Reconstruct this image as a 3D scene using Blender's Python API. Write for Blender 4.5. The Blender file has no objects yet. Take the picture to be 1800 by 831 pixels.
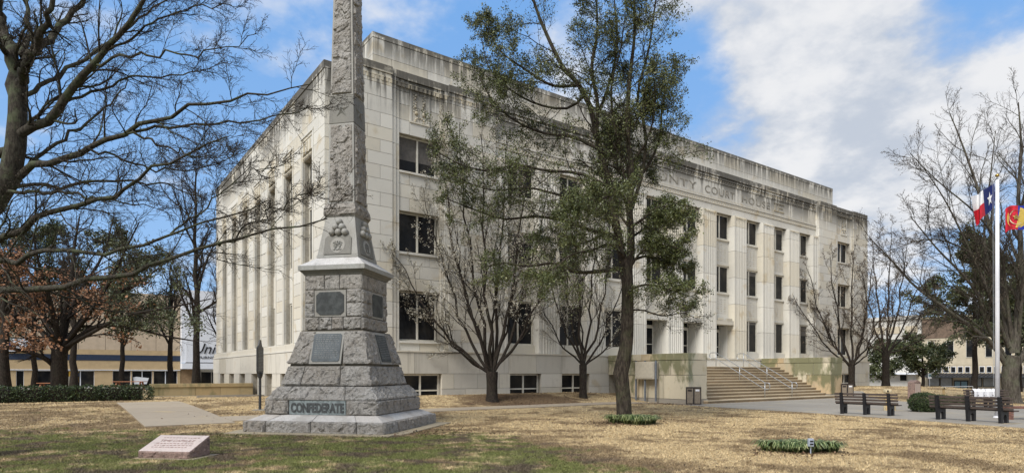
import bpy, bmesh, math, random
import numpy as np
from mathutils import Vector, noise as mn
random.seed(7)
rng = np.random.default_rng(7)
sc = bpy.context.scene
COL = sc.collection
PI = math.pi

# ------------------------------------------------------------ camera, sky, sun, exposure
F, EYE = 1092.0, 1.67
FW = np.array([.5859, .8104]); RT = np.array([.8104, -.5859])
cam_d = bpy.data.cameras.new('camera')
cam = bpy.data.objects.new('camera', cam_d); COL.objects.link(cam)
cam.location = (0, 0, EYE)
cam.rotation_euler = (PI/2, 0, math.atan2(FW[1], FW[0]) - PI/2)
cam_d.sensor_width = 36; cam_d.lens = 36*F/1800
cam_d.shift_y = (656-415.5)/1800
cam_d.clip_start = .1; cam_d.clip_end = 3000
sc.camera = cam
sc.view_settings.view_transform = 'Standard'; sc.view_settings.look = 'None'
sc.view_settings.exposure = 0.66; sc.view_settings.gamma = 1.0

SUN_AZ = math.atan2(-.34, -.94)       # the sun stands on this side (world angle), behind thin cloud
SUN_EL = math.radians(44)
sd = bpy.data.lights.new('sun', 'SUN'); sd.energy = 2.7; sd.angle = math.radians(26); sd.color = (1, .965, .91)
so = bpy.data.objects.new('sun', sd); COL.objects.link(so)
sdir = Vector((math.cos(SUN_EL)*math.cos(SUN_AZ), math.cos(SUN_EL)*math.sin(SUN_AZ), math.sin(SUN_EL)))
so.rotation_euler = sdir.to_track_quat('Z', 'Y').to_euler()

class N:                                # tiny node-tree helper
    def __init__(s, nt): s.nt = nt; s.n = nt.nodes; s.l = nt.links
    def add(s, t, **k):
        n = s.n.new(t)
        for a, v in k.items(): setattr(n, a, v)
        return n
    def set(s, sock, v):
        if isinstance(v, bpy.types.NodeSocket): s.l.new(v, sock)
        elif v is not None:
            if hasattr(sock.default_value, '__len__') and not hasattr(v, '__len__'): v = (v,)*len(sock.default_value)
            if hasattr(v, '__len__') and len(sock.default_value) == 4 and len(v) == 3: v = (*v, 1)
            sock.default_value = v
    def m(s, op, a, b=None, c=None, clamp=False):
        n = s.add('ShaderNodeMath', operation=op, use_clamp=clamp)
        s.set(n.inputs[0], a); s.set(n.inputs[1], b)
        if c is not None: s.set(n.inputs[2], c)
        return n.outputs[0]
    def vm(s, op, a, b=None, out=0):
        n = s.add('ShaderNodeVectorMath', operation=op); s.set(n.inputs[0], a)
        if b is not None: s.set(n.inputs[1], b)
        return n.outputs[out]
    def mix(s, f, a, b, mode='MIX'):
        n = s.add('ShaderNodeMix', data_type='RGBA', blend_type=mode)
        s.set(n.inputs[0], f); s.set(n.inputs[6], a); s.set(n.inputs[7], b); return n.outputs[2]
    def noise(s, vec, scale, detail=4, rough=.55, out=0, dist=0):
        n = s.add('ShaderNodeTexNoise'); s.set(n.inputs['Vector'], vec); s.set(n.inputs['Scale'], scale)
        n.inputs['Detail'].default_value = detail; n.inputs['Roughness'].default_value = rough
        n.inputs['Distortion'].default_value = dist; return n.outputs[out]
    def ramp(s, f, a, b, smooth=True):
        n = s.add('ShaderNodeMapRange', interpolation_type='SMOOTHSTEP' if smooth else 'LINEAR')
        s.set(n.inputs[0], f); s.set(n.inputs[1], a); s.set(n.inputs[2], b); return n.outputs[0]
    def scale(s, vec, k):
        return s.vm('MULTIPLY', vec, k)

w = bpy.data.worlds.new('World'); sc.world = w; w.use_nodes = True
h = N(w.node_tree); h.n.clear()
sky = h.add('ShaderNodeTexSky', sky_type='NISHITA', sun_disc=False)
sky.sun_elevation = SUN_EL; sky.sun_rotation = PI/2 - SUN_AZ
tc = h.add('ShaderNodeTexCoord').outputs['Generated']
sep = h.add('ShaderNodeSeparateXYZ'); h.set(sep.inputs[0], tc)
zc = h.m('ADD', h.m('MAXIMUM', sep.outputs[2], 0), .28)
cmb = h.add('ShaderNodeCombineXYZ'); pl = h.vm('DIVIDE', tc, cmb.outputs[0])
for i in range(3): h.set(cmb.inputs[i], zc)
n1 = h.noise(pl, 1.15, 7, .52, dist=.25)
n2 = h.noise(h.vm('ADD', pl, (7, 3, 1)), 3.2, 5, .55)
def sdirv(px, py):
    v = np.array([*(FW + RT*(px-900)/F), (656-py)/F]); return tuple(v/np.linalg.norm(v))
def blob(px, py, a, b, g):
    d = h.vm('DOT_PRODUCT', tc, sdirv(px, py), 1)
    return h.m('MULTIPLY', h.ramp(d, math.cos(math.radians(b)), math.cos(math.radians(a))), g)
bias = blob(1430, 190, 3, 17, .34)
for bb in [(1560, 400, 2, 18, .12), (1590, 120, 2, 12, .26), (1240, 40, 1, 7, .16), (260, 130, 3, 17, -.08), (60, 20, 3, 17, -.10), (450, 60, 2, 10, -.14), (330, 420, 2, 14, .05), (1760, 20, 1, 10, -.26), (1195, 130, 1, 5, -.30), (1720, 210, 1, 7, -.07), (760, 20, 2, 14, -.10), (1090, 60, 1, 8, .02)]:
    bias = h.m('ADD', bias, blob(*bb))
n3 = h.noise(h.vm('ADD', pl, (3, 17, 2)), 8.5, 6, .6)
q1, q2, q3 = (h.ramp(n_, .36, .64, False) for n_ in (n1, n2, n3))
def wsum(a, b, c): return h.m('ADD', h.m('ADD', h.m('MULTIPLY', q1, a), h.m('MULTIPLY', q2, b)), h.m('MULTIPLY', q3, c))
cv = h.m('ADD', wsum(.34, .34, .16), h.m('ADD', bias, .06))
away = h.m('MULTIPLY', h.ramp(h.vm('DOT_PRODUCT', tc, (FW[0], FW[1], 0), 1), .55, .05), .30)   # the cloud cover goes on overhead and behind the camera
cv = h.m('ADD', cv, away)
mask = h.ramp(cv, .44, .86)
ccol = h.mix(h.ramp(wsum(.30, .42, .28), .22, .72), (3.4, 3.7, 4.2), (5.3, 5.3, 5.35))
blue = h.mix(1.0, sky.outputs[0], (.98, 1.0, 1.22), 'MULTIPLY')
blue = h.mix(h.ramp(sep.outputs[2], .0, .75), h.mix(.80, blue, (1.95, 3.35, 5.3)), h.mix(.92, blue, (1.0, 2.45, 5.1)))
bg = h.add('ShaderNodeBackground'); bg.inputs[1].default_value = .105
h.set(bg.inputs[0], h.mix(h.m('MULTIPLY', mask, .96), blue, ccol))
h.l.new(bg.outputs[0], h.add('ShaderNodeOutputWorld').inputs[0])

# ------------------------------------------------------------ projection helpers (photo measurements to metres)
def pt(px, py, d):
    u = (px-900)/F; q = d*(FW + RT*u); return np.array([q[0], q[1], EYE + (656-py)*d/F])
def gp(px, py, z=0):
    return pt(px, py, F*(EYE-z)/(py-656))
def depth(p): return p[0]*FW[0] + p[1]*FW[1]
def sm(a, b, x):
    t = np.clip((x-a)/(b-a), 0, 1); return t*t*(3-2*t)
def gz(X, Y):
    X = np.asarray(X, float); Y = np.asarray(Y, float)
    mid = sm(24, 27.3, X)*(1-sm(44, 46, X))
    z = .12*sm(19.5, 22.2, Y)*(1-mid) + .45*sm(24.2, 27.4, Y)*(1-sm(44, 46, X))
    lft = 1-sm(9.5, 13, X)
    z = z*(1-lft) + lft*(.30*sm(17, 34, Y))
    z = z + .42*sm(43, 50, X)*sm(15.5, 20, Y)*(1-sm(60, 72, X))
    z = z + .10*np.sin(X*.21+1)*np.sin(Y*.17)*sm(-2, 3, 20-Y)*(1-sm(18, 24, X))*sm(4, 10, np.abs(Y)+np.abs(X))*.4
    z = z*(1-sm(60, 80, Y)) - .5*sm(60, 80, Y)*(1-sm(20, 60, X))
    r = sm(66, 92, X)
    return z*(1-r) - 1.9*r
def gzf(x, y): return float(gz(x, y))

# ------------------------------------------------------------ object helpers
def tag(o, label=None, cat=None, group=None, kind=None):
    if label: o['label'] = label
    if cat: o['category'] = cat
    if group: o['group'] = group
    if kind: o['kind'] = kind
    return o
def empty(name, loc=(0, 0, 0), rz=0, **k):
    o = bpy.data.objects.new(name, None); COL.objects.link(o); o.location = loc; o.rotation_euler = (0, 0, rz)
    o.empty_display_size = .2
    return tag(o, **k)
def link(name, me, mat=None, parent=None, loc=None, rz=0, scale=None):
    o = bpy.data.objects.new(name, me); COL.objects.link(o)
    if mat and not me.materials: me.materials.append(mat)
    if parent: o.parent = parent
    if loc is not None: o.location = loc
    if rz: o.rotation_euler = (0, 0, rz)
    if scale is not None: o.scale = scale
    return o
def copy_tree(o, parent=None):
    c = o.copy(); COL.objects.link(c); c.parent = parent
    for ch in list(o.children): copy_tree(ch, c)
    return c
def npmesh(name, V, Fc, mat=None, attr=None, smooth=False):
    V = np.asarray(V, np.float32); Fc = np.asarray(Fc, np.int32); k = Fc.shape[1]
    me = bpy.data.meshes.new(name)
    me.vertices.add(len(V)); me.vertices.foreach_set('co', V.ravel())
    me.loops.add(Fc.size); me.loops.foreach_set('vertex_index', Fc.ravel())
    me.polygons.add(len(Fc)); me.polygons.foreach_set('loop_start', np.arange(0, Fc.size, k, dtype=np.int32))
    me.polygons.foreach_set('loop_total', np.full(len(Fc), k, np.int32))
    if smooth: me.polygons.foreach_set('use_smooth', np.ones(len(Fc), bool))
    if attr is not None:
        a = me.attributes.new('rnd', 'FLOAT', 'POINT'); a.data.foreach_set('value', np.asarray(attr, np.float32))
    me.update(calc_edges=True)
    if mat: me.materials.append(mat)
    return me
class MB:
    def __init__(s): s.v = []; s.f = []
    def poly(s, vs, fs):
        b = len(s.v); s.v += [tuple(map(float, p)) for p in vs]; s.f += [tuple(b+i for i in q) for q in fs]; return s
    def box(s, x0, x1, y0, y1, z0, z1):
        return s.poly([(x0,y0,z0),(x1,y0,z0),(x1,y1,z0),(x0,y1,z0),(x0,y0,z1),(x1,y0,z1),(x1,y1,z1),(x0,y1,z1)],
            [(0,3,2,1),(4,5,6,7),(0,1,5,4),(1,2,6,5),(2,3,7,6),(3,0,4,7)])
    def hexa(s, b, t):                  # bottom quad, top quad (counter-clockwise from above)
        return s.poly(list(b)+list(t), [(0,3,2,1),(4,5,6,7),(0,1,5,4),(1,2,6,5),(2,3,7,6),(3,0,4,7)])
    def prism(s, poly2, z0, z1):
        n = len(poly2)
        return s.poly([(x,y,z0) for x,y in poly2]+[(x,y,z1) for x,y in poly2],
            [tuple(range(n))[::-1], tuple(range(n,2*n))]+[(i,(i+1)%n,n+(i+1)%n,n+i) for i in range(n)])
    def extr(s, prof, axis, a0, a1):    # profile of 2D points extruded along axis 'x' or 'y'
        n = len(prof)
        g = (lambda p, a: (a, p[0], p[1])) if axis == 'x' else (lambda p, a: (p[0], a, p[1]))
        return s.poly([g(p,a0) for p in prof]+[g(p,a1) for p in prof],
            [tuple(range(n))[::-1], tuple(range(n,2*n))]+[(i,(i+1)%n,n+(i+1)%n,n+i) for i in range(n)])
    def tube(s, pts, r, k=8, cap=True):
        pts = [Vector(map(float, p)) for p in pts]; n = len(pts); rs = r if hasattr(r, '__len__') else [r]*n
        b = len(s.v); t0 = None
        for i, p in enumerate(pts):
            t = (pts[min(i+1,n-1)]-pts[max(i-1,0)]).normalized()
            ref = Vector((0,0,1)) if abs(t.z) < .9 else Vector((1,0,0))
            a = t.cross(ref).normalized(); c = t.cross(a)
            for j in range(k):
                q = p + (a*math.cos(2*PI*j/k)+c*math.sin(2*PI*j/k))*rs[i]; s.v.append(tuple(q))
        for i in range(n-1):
            for j in range(k):
                s.f.append((b+i*k+j, b+i*k+(j+1)%k, b+(i+1)*k+(j+1)%k, b+(i+1)*k+j))
        if cap: s.f.append(tuple(b+j for j in range(k))[::-1]); s.f.append(tuple(b+(n-1)*k+j for j in range(k)))
        return s
    def lathe(s, prof, k=16, c=(0,0,0)):
        b = len(s.v); n = len(prof)
        for r, z in prof:
            for j in range(k): s.v.append((c[0]+r*math.cos(2*PI*j/k), c[1]+r*math.sin(2*PI*j/k), c[2]+z))
        for i in range(n-1):
            for j in range(k): s.f.append((b+i*k+j, b+i*k+(j+1)%k, b+(i+1)*k+(j+1)%k, b+(i+1)*k+j))
        s.f.append(tuple(b+j for j in range(k))[::-1]); s.f.append(tuple(b+(n-1)*k+j for j in range(k)))
        return s
    def sphere(s, c, r, k=14, fl=1):
        prof = [(max(.001, r*math.sin(PI*i/10)), -r*math.cos(PI*i/10)*fl) for i in range(11)]
        return s.lathe(prof, k, c)
    def mesh(s, name, bev=0, smooth=False):
        me = bpy.data.meshes.new(name); me.from_pydata(s.v, [], s.f); me.update()
        bm = bmesh.new(); bm.from_mesh(me); bmesh.ops.recalc_face_normals(bm, faces=bm.faces)
        if bev: bmesh.ops.bevel(bm, geom=bm.edges[:], offset=bev, segments=1, affect='EDGES', clamp_overlap=True)
        bm.to_mesh(me); bm.free()
        if smooth: me.polygons.foreach_set('use_smooth', [True]*len(me.polygons))
        return me
    def obj(s, name, mat, parent=None, bev=0, smooth=False, **k):
        return link(name, s.mesh(name, bev, smooth), mat, parent, **k)
def text(name, s, size, mat, parent, loc, rot, depth_=.02, sx=1, shear=0, align='LEFT', off=0, sp=1):
    c = bpy.data.curves.new(name, 'FONT'); c.body = s; c.size = size; c.extrude = depth_; c.shear = shear
    c.align_x = align; c.offset = off; c.space_character = sp
    o = bpy.data.objects.new(name, c); COL.objects.link(o)
    dg = bpy.context.evaluated_depsgraph_get(); me = bpy.data.meshes.new_from_object(o.evaluated_get(dg))
    bpy.data.objects.remove(o); bpy.data.curves.remove(c); me.name = name; me.materials.clear()
    o = link(name, me, mat, parent, loc); o.rotation_euler = rot; o.scale = (sx, 1, 1); return o

# ------------------------------------------------------------ materials
def newmat(name):
    m = bpy.data.materials.new(name); m.use_nodes = True; h = N(m.node_tree)
    b = [n for n in h.n if n.type == 'BSDF_PRINCIPLED'][0]
    return m, h, b
def wpos(h): return h.add('ShaderNodeNewGeometry').outputs['Position']
def bump(h, b, height, dist=.01, st=1):
    n = h.add('ShaderNodeBump'); n.inputs['Distance'].default_value = dist; n.inputs['Strength'].default_value = st
    h.set(n.inputs['Height'], height); h.l.new(n.outputs[0], b.inputs['Normal'])
def simple(name, c, rough=.7, var=.12, sc_=6, metal=0, bmp=.003, c2=None, spec=.4):
    m, h, b = newmat(name); p = wpos(h)
    n = h.noise(p, sc_, 6, .65)
    c2 = c2 or tuple(x*(1-var*2.2) for x in c)
    h.set(b.inputs['Base Color'], h.mix(h.ramp(n, .38, .68), c, c2))
    b.inputs['Roughness'].default_value = rough; b.inputs['Metallic'].default_value = metal
    b.inputs['Specular IOR Level'].default_value = spec
    if bmp: bump(h, b, h.noise(p, sc_*6, 5, .7), bmp)
    return m
def prand(h):
    g = h.add('ShaderNodeNewGeometry').outputs['Random Per Island']; o = h.add('ShaderNodeObjectInfo').outputs['Random']
    return h.m('FRACT', h.m('ADD', g, o))
def stone(name, c, grime=True, var=.10, moss=0, warm=(.50, .42, .27), wk=.35):
    m, h, b = newmat(name); p = wpos(h); sp = h.add('ShaderNodeSeparateXYZ'); h.set(sp.inputs[0], p); z = sp.outputs[2]
    r = prand(h)
    k = h.m('ADD', 1-var, h.m('MULTIPLY', r, var*1.6))
    col = h.mix(1, c, h.add('ShaderNodeCombineColor').outputs[0], 'MULTIPLY'); cc = h.n[-2] if h.n[-2].type == 'COMBINE_COLOR' else [n for n in h.n if n.type == 'COMBINE_COLOR'][-1]
    for i in range(3): h.set(cc.inputs[i], k)
    r2 = h.m('FRACT', h.m('MULTIPLY', r, 7.3))
    col = h.mix(h.m('MULTIPLY', h.ramp(r2, .45, .9), wk), col, warm)
    mott = h.noise(p, 1.6, 7, .65)
    col = h.mix(h.m('MULTIPLY', h.ramp(mott, .52, .75), .38), col, tuple(x*.70 for x in c))
    fine = h.noise(p, 22, 5, .7)
    col = h.mix(h.m('MULTIPLY', h.ramp(fine, .5, .75), .22), col, tuple(x*.6 for x in c))
    yel = h.m('MULTIPLY', h.ramp(h.noise(h.vm('ADD', p, (31, 7, 3)), .9, 4, .5), .60, .72), .42)
    col = h.mix(yel, col, (.42, .32, .17))
    streak = h.noise(h.scale(p, (2.6, 2.6, .22)), 1.5, 6, .62)
    if grime:
        big = h.noise(h.vm('ADD', p, (3, 9, 0)), .35, 4, .6)
        def band(z0, z1, z2):           # grime starts at z0, is full from z1 on and stops at z2
            return h.m('MULTIPLY', h.ramp(z, z0, z1), h.m('LESS_THAN', z, z2))
        g1 = h.m('MULTIPLY', band(13.9, 16.2, 16.62), h.ramp(h.m('ADD', streak, h.m('MULTIPLY', h.m('SUBTRACT', big, .5), .9)), .36, .54))
        g2 = h.m('MULTIPLY', band(17.3, 19.1, 19.4), h.ramp(streak, .36, .54))
        g3 = h.m('MAXIMUM', band(16.22, 16.34, 16.62), band(18.98, 19.1, 19.5))
        g3 = h.m('MULTIPLY', g3, h.ramp(h.noise(p, 1.3, 5, .7), .28, .55))
        g4 = h.m('MULTIPLY', h.ramp(streak, .58, .78), .22)
        g = h.m('MAXIMUM', h.m('MAXIMUM', h.m('MULTIPLY', g1, .95), h.m('MULTIPLY', g2, .88)), h.m('MAXIMUM', h.m('MULTIPLY', g3, .92), g4), clamp=True)
        col = h.mix(g, col, (.085, .08, .07))
    else:
        col = h.mix(h.m('MULTIPLY', h.ramp(streak, .52, .75), .3), col, (.16, .14, .11))
    if moss:
        mo = h.m('MULTIPLY', h.ramp(h.m('ADD', h.noise(h.vm('ADD', h.scale(p, (1, 1, .5)), (3, 3, 3)), .9, 6, .6), h.m('MULTIPLY', h.ramp(z, .6, 2.9), .12)), .52, .64), moss)
        col = h.mix(mo, col, (.15, .15, .08))
        mo2 = h.m('MULTIPLY', h.ramp(h.noise(h.vm('ADD', h.scale(p, (1, 1, .35)), (13, 3, 3)), 1.6, 6, .6), .52, .72), .5*moss)
        col = h.mix(mo2, col, (.30, .33, .24))
    h.set(b.inputs['Base Color'], col); b.inputs['Roughness'].default_value = .85
    b.inputs['Specular IOR Level'].default_value = .2
    bump(h, b, h.m('ADD', fine, mott), .006, .7)
    return m
M = {}
M['lime'] = stone('limestone', (.60, .58, .525))
M['base'] = stone('limestone_base', (.54, .515, .455), grime=False, var=.16, warm=(.50, .45, .34))
M['joint'] = simple('mortar_joint', (.40, .37, .31), .9)
M['mossy'] = stone('mossy_limestone', (.55, .49, .37), grime=False, var=.32, moss=.9, wk=.75, warm=(.40, .27, .13))
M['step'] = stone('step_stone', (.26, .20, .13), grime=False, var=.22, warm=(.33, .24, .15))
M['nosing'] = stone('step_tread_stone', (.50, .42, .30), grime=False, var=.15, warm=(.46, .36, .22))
M['wallst'] = stone('sandstone', (.42, .34, .20), grime=False, var=.2, moss=.7, warm=(.38, .26, .12))
M['carve'] = stone('carved_limestone', (.52, .47, .37))
M['conc'] = stone('concrete', (.29, .265, .225), grime=False, var=.10, warm=(.27, .24, .20))
M['path'] = stone('path_concrete', (.34, .285, .215), grime=False, var=.10, warm=(.31, .26, .20))
M['mjoint'] = simple('dark_mortar', (.13, .115, .09), .95)
M['slab'] = stone('footing_slab', (.33, .28, .20), grime=False, var=.12)

def rough_granite(name, c, c2, c3, polished=False):
    m, h, b = newmat(name); p = wpos(h)
    vo = h.add('ShaderNodeTexVoronoi'); h.set(vo.inputs['Vector'], p); vo.inputs['Scale'].default_value = 70
    sp = h.add('ShaderNodeSeparateColor'); h.set(sp.inputs[0], vo.outputs['Color'])
    col = h.mix(h.ramp(sp.outputs[0], .25, .9), c, c2)
    big = h.noise(p, 1.7, 6, .65); col = h.mix(h.m('MULTIPLY', h.ramp(big, .42, .66), .65), col, c3)
    st = h.noise(h.scale(p, (4, 4, .5)), 1.6, 6, .65)
    col = h.mix(h.m('MULTIPLY', h.ramp(st, .52, .72), .5), col, tuple(x*.35 for x in c))
    r = prand(h); col = h.mix(h.m('MULTIPLY', r, .42), col, (c[0]*.62, c[1]*.54, c[2]*.46))
    if not polished:
        cr = h.noise(p, 7, 8, .75); col = h.mix(h.m('MULTIPLY', h.ramp(cr, .50, .64), .80), col, tuple(x*.25 for x in c))
        col = h.mix(h.m('MULTIPLY', h.ramp(h.noise(h.vm('ADD', p, (5, 5, 5)), 13, 7, .7), .54, .70), .5), col, tuple(min(.8, x*1.75) for x in c))
        bump(h, b, h.m('ADD', h.noise(p, 18, 8, .75), h.m('MULTIPLY', h.noise(p, 5, 5, .6), 1.2)), .03, 1)
    else: bump(h, b, h.noise(p, 60, 4, .6), .002, .6)
    h.set(b.inputs['Base Color'], col); b.inputs['Roughness'].default_value = .8 if not polished else .55
    b.inputs['Specular IOR Level'].default_value = .3
    return m
M['letters'] = simple('shaded_letter', (.28, .26, .22), .9, .25, 3)  # shadow of the incised letters is put into this darker colour
M['gran'] = rough_granite('rock_faced_granite', (.37, .355, .33), (.24, .23, .215), (.22, .20, .175))
M['gran2'] = rough_granite('dressed_granite', (.35, .35, .33), (.26, .26, .245), (.26, .25, .22), True)
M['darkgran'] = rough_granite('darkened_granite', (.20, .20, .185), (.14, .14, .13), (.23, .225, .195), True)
M['ledge'] = rough_granite('lit_ledge_granite', (.60, .59, .57), (.42, .41, .40), (.30, .285, .26), True)  # paler than the faces: daylight on the sloping tops painted in
M['bronze'] = simple('dark_plaque_metal', (.035, .038, .038), .55, .4, 5, .1, .002, (.075, .082, .08))
M['bronzeblue'] = simple('bluish_plaque_metal', (.085, .10, .11), .55, .3, 5, .1, .002, (.055, .064, .068))
M['relief'] = simple('raised_plaque_lettering', (.19, .20, .195), .6, .2)
M['lettering'] = simple('block_lettering', (.085, .09, .09), .7, .2)
M['panelg'] = simple('blue_grey_name_panel', (.27, .31, .31), .7, .2, 9)
M['pink'] = rough_granite('pink_granite', (.30, .21, .18), (.19, .135, .12), (.25, .18, .15))
M['pinktop'] = rough_granite('polished_pink_granite', (.54, .46, .42), (.44, .36, .33), (.47, .40, .36), True)
M['frame'] = simple('window_frame_paint', (.64, .61, .53), .5, .08)
M['metal'] = simple('galvanised_rail', (.46, .48, .50), .35, .1, 8, .7, 0)
M['glass'], hh, bb = newmat('dark_window_glass'); pp = wpos(hh)
hh.set(bb.inputs['Base Color'], hh.mix(hh.ramp(hh.noise(pp, .8, 3, .6), .4, .7), (.012, .013, .015), (.035, .032, .028)))
bb.inputs['Roughness'].default_value = .07; bb.inputs['Specular IOR Level'].default_value = .12
bump(hh, bb, hh.noise(pp, 1.2, 2, .5), .004, .5)
M['blind'] = simple('window_blind', (.12, .11, .10), .8)
def bark(name, c, c2, moss=(.16, .18, .09), mk=.4, sc_=5):
    m, h, b = newmat(name); p = wpos(h)
    v = h.scale(p, (1, 1, .28)); n = h.noise(v, sc_*4, 8, .7); n2 = h.noise(p, sc_*.6, 4, .6)
    col = h.mix(h.ramp(n, .40, .62), c, c2); col = h.mix(h.m('MULTIPLY', h.ramp(n2, .46, .66), mk), col, moss)
    h.set(b.inputs['Base Color'], col); b.inputs['Roughness'].default_value = .9; b.inputs['Specular IOR Level'].default_value = .15
    bump(h, b, n, .03, 1); return m
M['oakbark'] = bark('oak_bark', (.026, .020, .016), (.072, .059, .045), (.062, .068, .034), .4, 4)
M['greybark'] = bark('lichened_bark', (.032, .027, .021), (.075, .066, .052), (.095, .115, .062), .6, 6)
M['darkbark'] = bark('dark_bark', (.014, .011, .009), (.042, .033, .027), (.036, .037, .024), .3, 6)
M['palebark'] = bark('pale_bark', (.05, .043, .035), (.11, .097, .08), (.105, .115, .07), .4, 3)
M['twig'] = bark('twig_bark', (.035, .027, .022), (.07, .056, .045), (.06, .06, .035), .3, 10)
M['ptwig'] = bark('pear_twig_bark', (.020, .015, .012), (.048, .038, .031), (.045, .042, .03), .3, 10)
def leafm(name, cols, rough=.55, trans=.0):
    m, h, b = newmat(name); a = h.add('ShaderNodeAttribute', attribute_name='rnd').outputs['Fac']
    r = h.add('ShaderNodeValToRGB'); e = r.color_ramp.elements
    while len(e) < len(cols): e.new(.5)
    for i, c in enumerate(cols): e[i].position = i/(len(cols)-1); e[i].color = (*c, 1)
    h.set(r.inputs[0], a); h.set(b.inputs['Base Color'], r.outputs[0]); b.inputs['Roughness'].default_value = rough
    b.inputs['Specular IOR Level'].default_value = .35
    return m
M['oakleaf'] = leafm('live_oak_leaves', [(.025, .034, .011), (.055, .068, .022), (.088, .105, .034), (.13, .145, .052), (.20, .19, .08)], .45)
M['darkleaf'] = leafm('evergreen_leaves', [(.022, .030, .014), (.045, .056, .024), (.08, .092, .04), (.13, .14, .065)])
M['cedarleaf'] = leafm('olive_green_leaves', [(.028, .036, .016), (.05, .064, .026), (.085, .10, .042), (.12, .13, .055)])
M['blossom'] = leafm('white_blossom', [(.13, .11, .07), (.30, .27, .21), (.50, .47, .40), (.20, .20, .11)], .8)
M['brownleaf'] = leafm('dry_brown_leaves', [(.13, .07, .04), (.24, .12, .065), (.34, .18, .10), (.20, .12, .075)], .8)
M['deadleaf'] = leafm('fallen_leaves', [(.03, .02, .014), (.06, .035, .02), (.10, .055, .03), (.20, .12, .07)], .8)
M['budleaf'] = leafm('brown_buds', [(.06, .045, .035), (.12, .09, .065), (.2, .16, .11)], .8)
M['hedge'] = leafm('hedge_leaves', [(.010, .016, .008), (.026, .042, .014), (.05, .075, .025), (.075, .095, .032)])
M['monkey'] = leafm('strap_grass', [(.03, .055, .018), (.08, .12, .04), (.20, .25, .09), (.45, .46, .24)])

def lawn_nodes(h, p):
    d = h.vm('DOT_PRODUCT', p, (*FW, 0), 1); r = h.vm('DOT_PRODUCT', p, (*RT, 0), 1)
    big = h.noise(h.scale(p, (1, 1, 0)), .55, 5, .62); med = h.noise(h.vm('ADD', h.scale(p, (1, 1, 0)), (40, 11, 0)), 1.7, 6, .68)
    fine = h.noise(h.scale(p, (1, 1, 0)), 9, 5, .7)
    # where the lawn is still green: the ground round the small plaque and the monument
    reg = h.m('MULTIPLY', h.ramp(d, 22.5, 15.5), h.ramp(h.m('SUBTRACT', r, h.m('MULTIPLY', h.m('SUBTRACT', 20, d), .38)), 1.4, -2.6))
    reg = h.m('MAXIMUM', reg, h.m('MULTIPLY', h.ramp(d, 33, 24), h.m('MULTIPLY', h.ramp(r, -7, -13), .55)))
    g = h.ramp(h.m('ADD', h.m('ADD', h.m('MULTIPLY', big, .45), h.m('MULTIPLY', med, .75)), h.m('MULTIPLY', reg, .42)), 1.0-.085, 1.0+.02)
    brown = h.ramp(h.m('ADD', h.m('ADD', h.noise(h.vm('ADD', h.scale(p, (1, 1, 0)), (9, 31, 0)), .42, 6, .65), h.m('MULTIPLY', h.m('SUBTRACT', med, .5), .5)), h.m('MULTIPLY', reg, .10)), .47, .60)
    straw = h.mix(h.ramp(fine, .36, .62), (.68, .535, .31), (.44, .33, .185))
    straw = h.mix(h.m('MULTIPLY', h.ramp(h.noise(h.vm('ADD', h.scale(p, (1, 1, 0)), (5, 5, 0)), 4.5, 6, .75), .52, .62), .5), straw, (.22, .15, .085))
    c = h.mix(h.m('MULTIPLY', brown, .70), straw, (.135, .088, .05))
    c = h.mix(h.m('MULTIPLY', g, .80), c, h.mix(h.ramp(fine, .35, .65), (.17, .205, .055), (.095, .12, .035)))
    mq = h.vm('LENGTH', h.scale(h.vm('SUBTRACT', h.scale(p, (1, 1, 0)), (19.2, 25.6, 0)), (.24, .50, 0)), None, 1)
    mulch = h.m('MULTIPLY', h.ramp(h.m('ADD', mq, h.m('MULTIPLY', h.m('SUBTRACT', med, .5), 1.6)), 1.1, .7), .85)
    c = h.mix(mulch, c, (.11, .07, .045))
    dirt = h.m('MULTIPLY', h.ramp(h.m('ADD', h.noise(h.vm('ADD', h.scale(p, (1, 1, 0)), (70, 5, 0)), .9, 6, .65), h.m('MULTIPLY', reg, .11)), .60, .70), h.m('MAXIMUM', reg, .15))
    return h.mix(h.m('MULTIPLY', dirt, .88), c, (.115, .085, .065)), fine
m, h, b = newmat('lawn'); p = wpos(h); c, f = lawn_nodes(h, p)
c = h.mix(h.m('MULTIPLY', h.ramp(h.noise(p, 26, 4, .7), .46, .62), .6), c, h.mix(1, c, (.35, .32, .3), 'MULTIPLY'))
h.set(b.inputs['Base Color'], c); b.inputs['Roughness'].default_value = .95; b.inputs['Specular IOR Level'].default_value = .1
bump(h, b, h.noise(p, 30, 6, .75), .05, 1); M['lawn'] = m
m, h, b = newmat('grass_blades'); p = wpos(h); c, f = lawn_nodes(h, p)
a = h.add('ShaderNodeAttribute', attribute_name='rnd').outputs['Fac']
k = h.m('ADD', .55, h.m('MULTIPLY', a, .95)); cc = h.add('ShaderNodeCombineColor')
for i in range(3): h.set(cc.inputs[i], k)
h.set(b.inputs['Base Color'], h.mix(1, c, cc.outputs[0], 'MULTIPLY')); b.inputs['Roughness'].default_value = .8; b.inputs['Specular IOR Level'].default_value = .15; M['blades'] = m
M['asphalt'] = simple('asphalt', (.06, .06, .06), .9)

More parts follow.
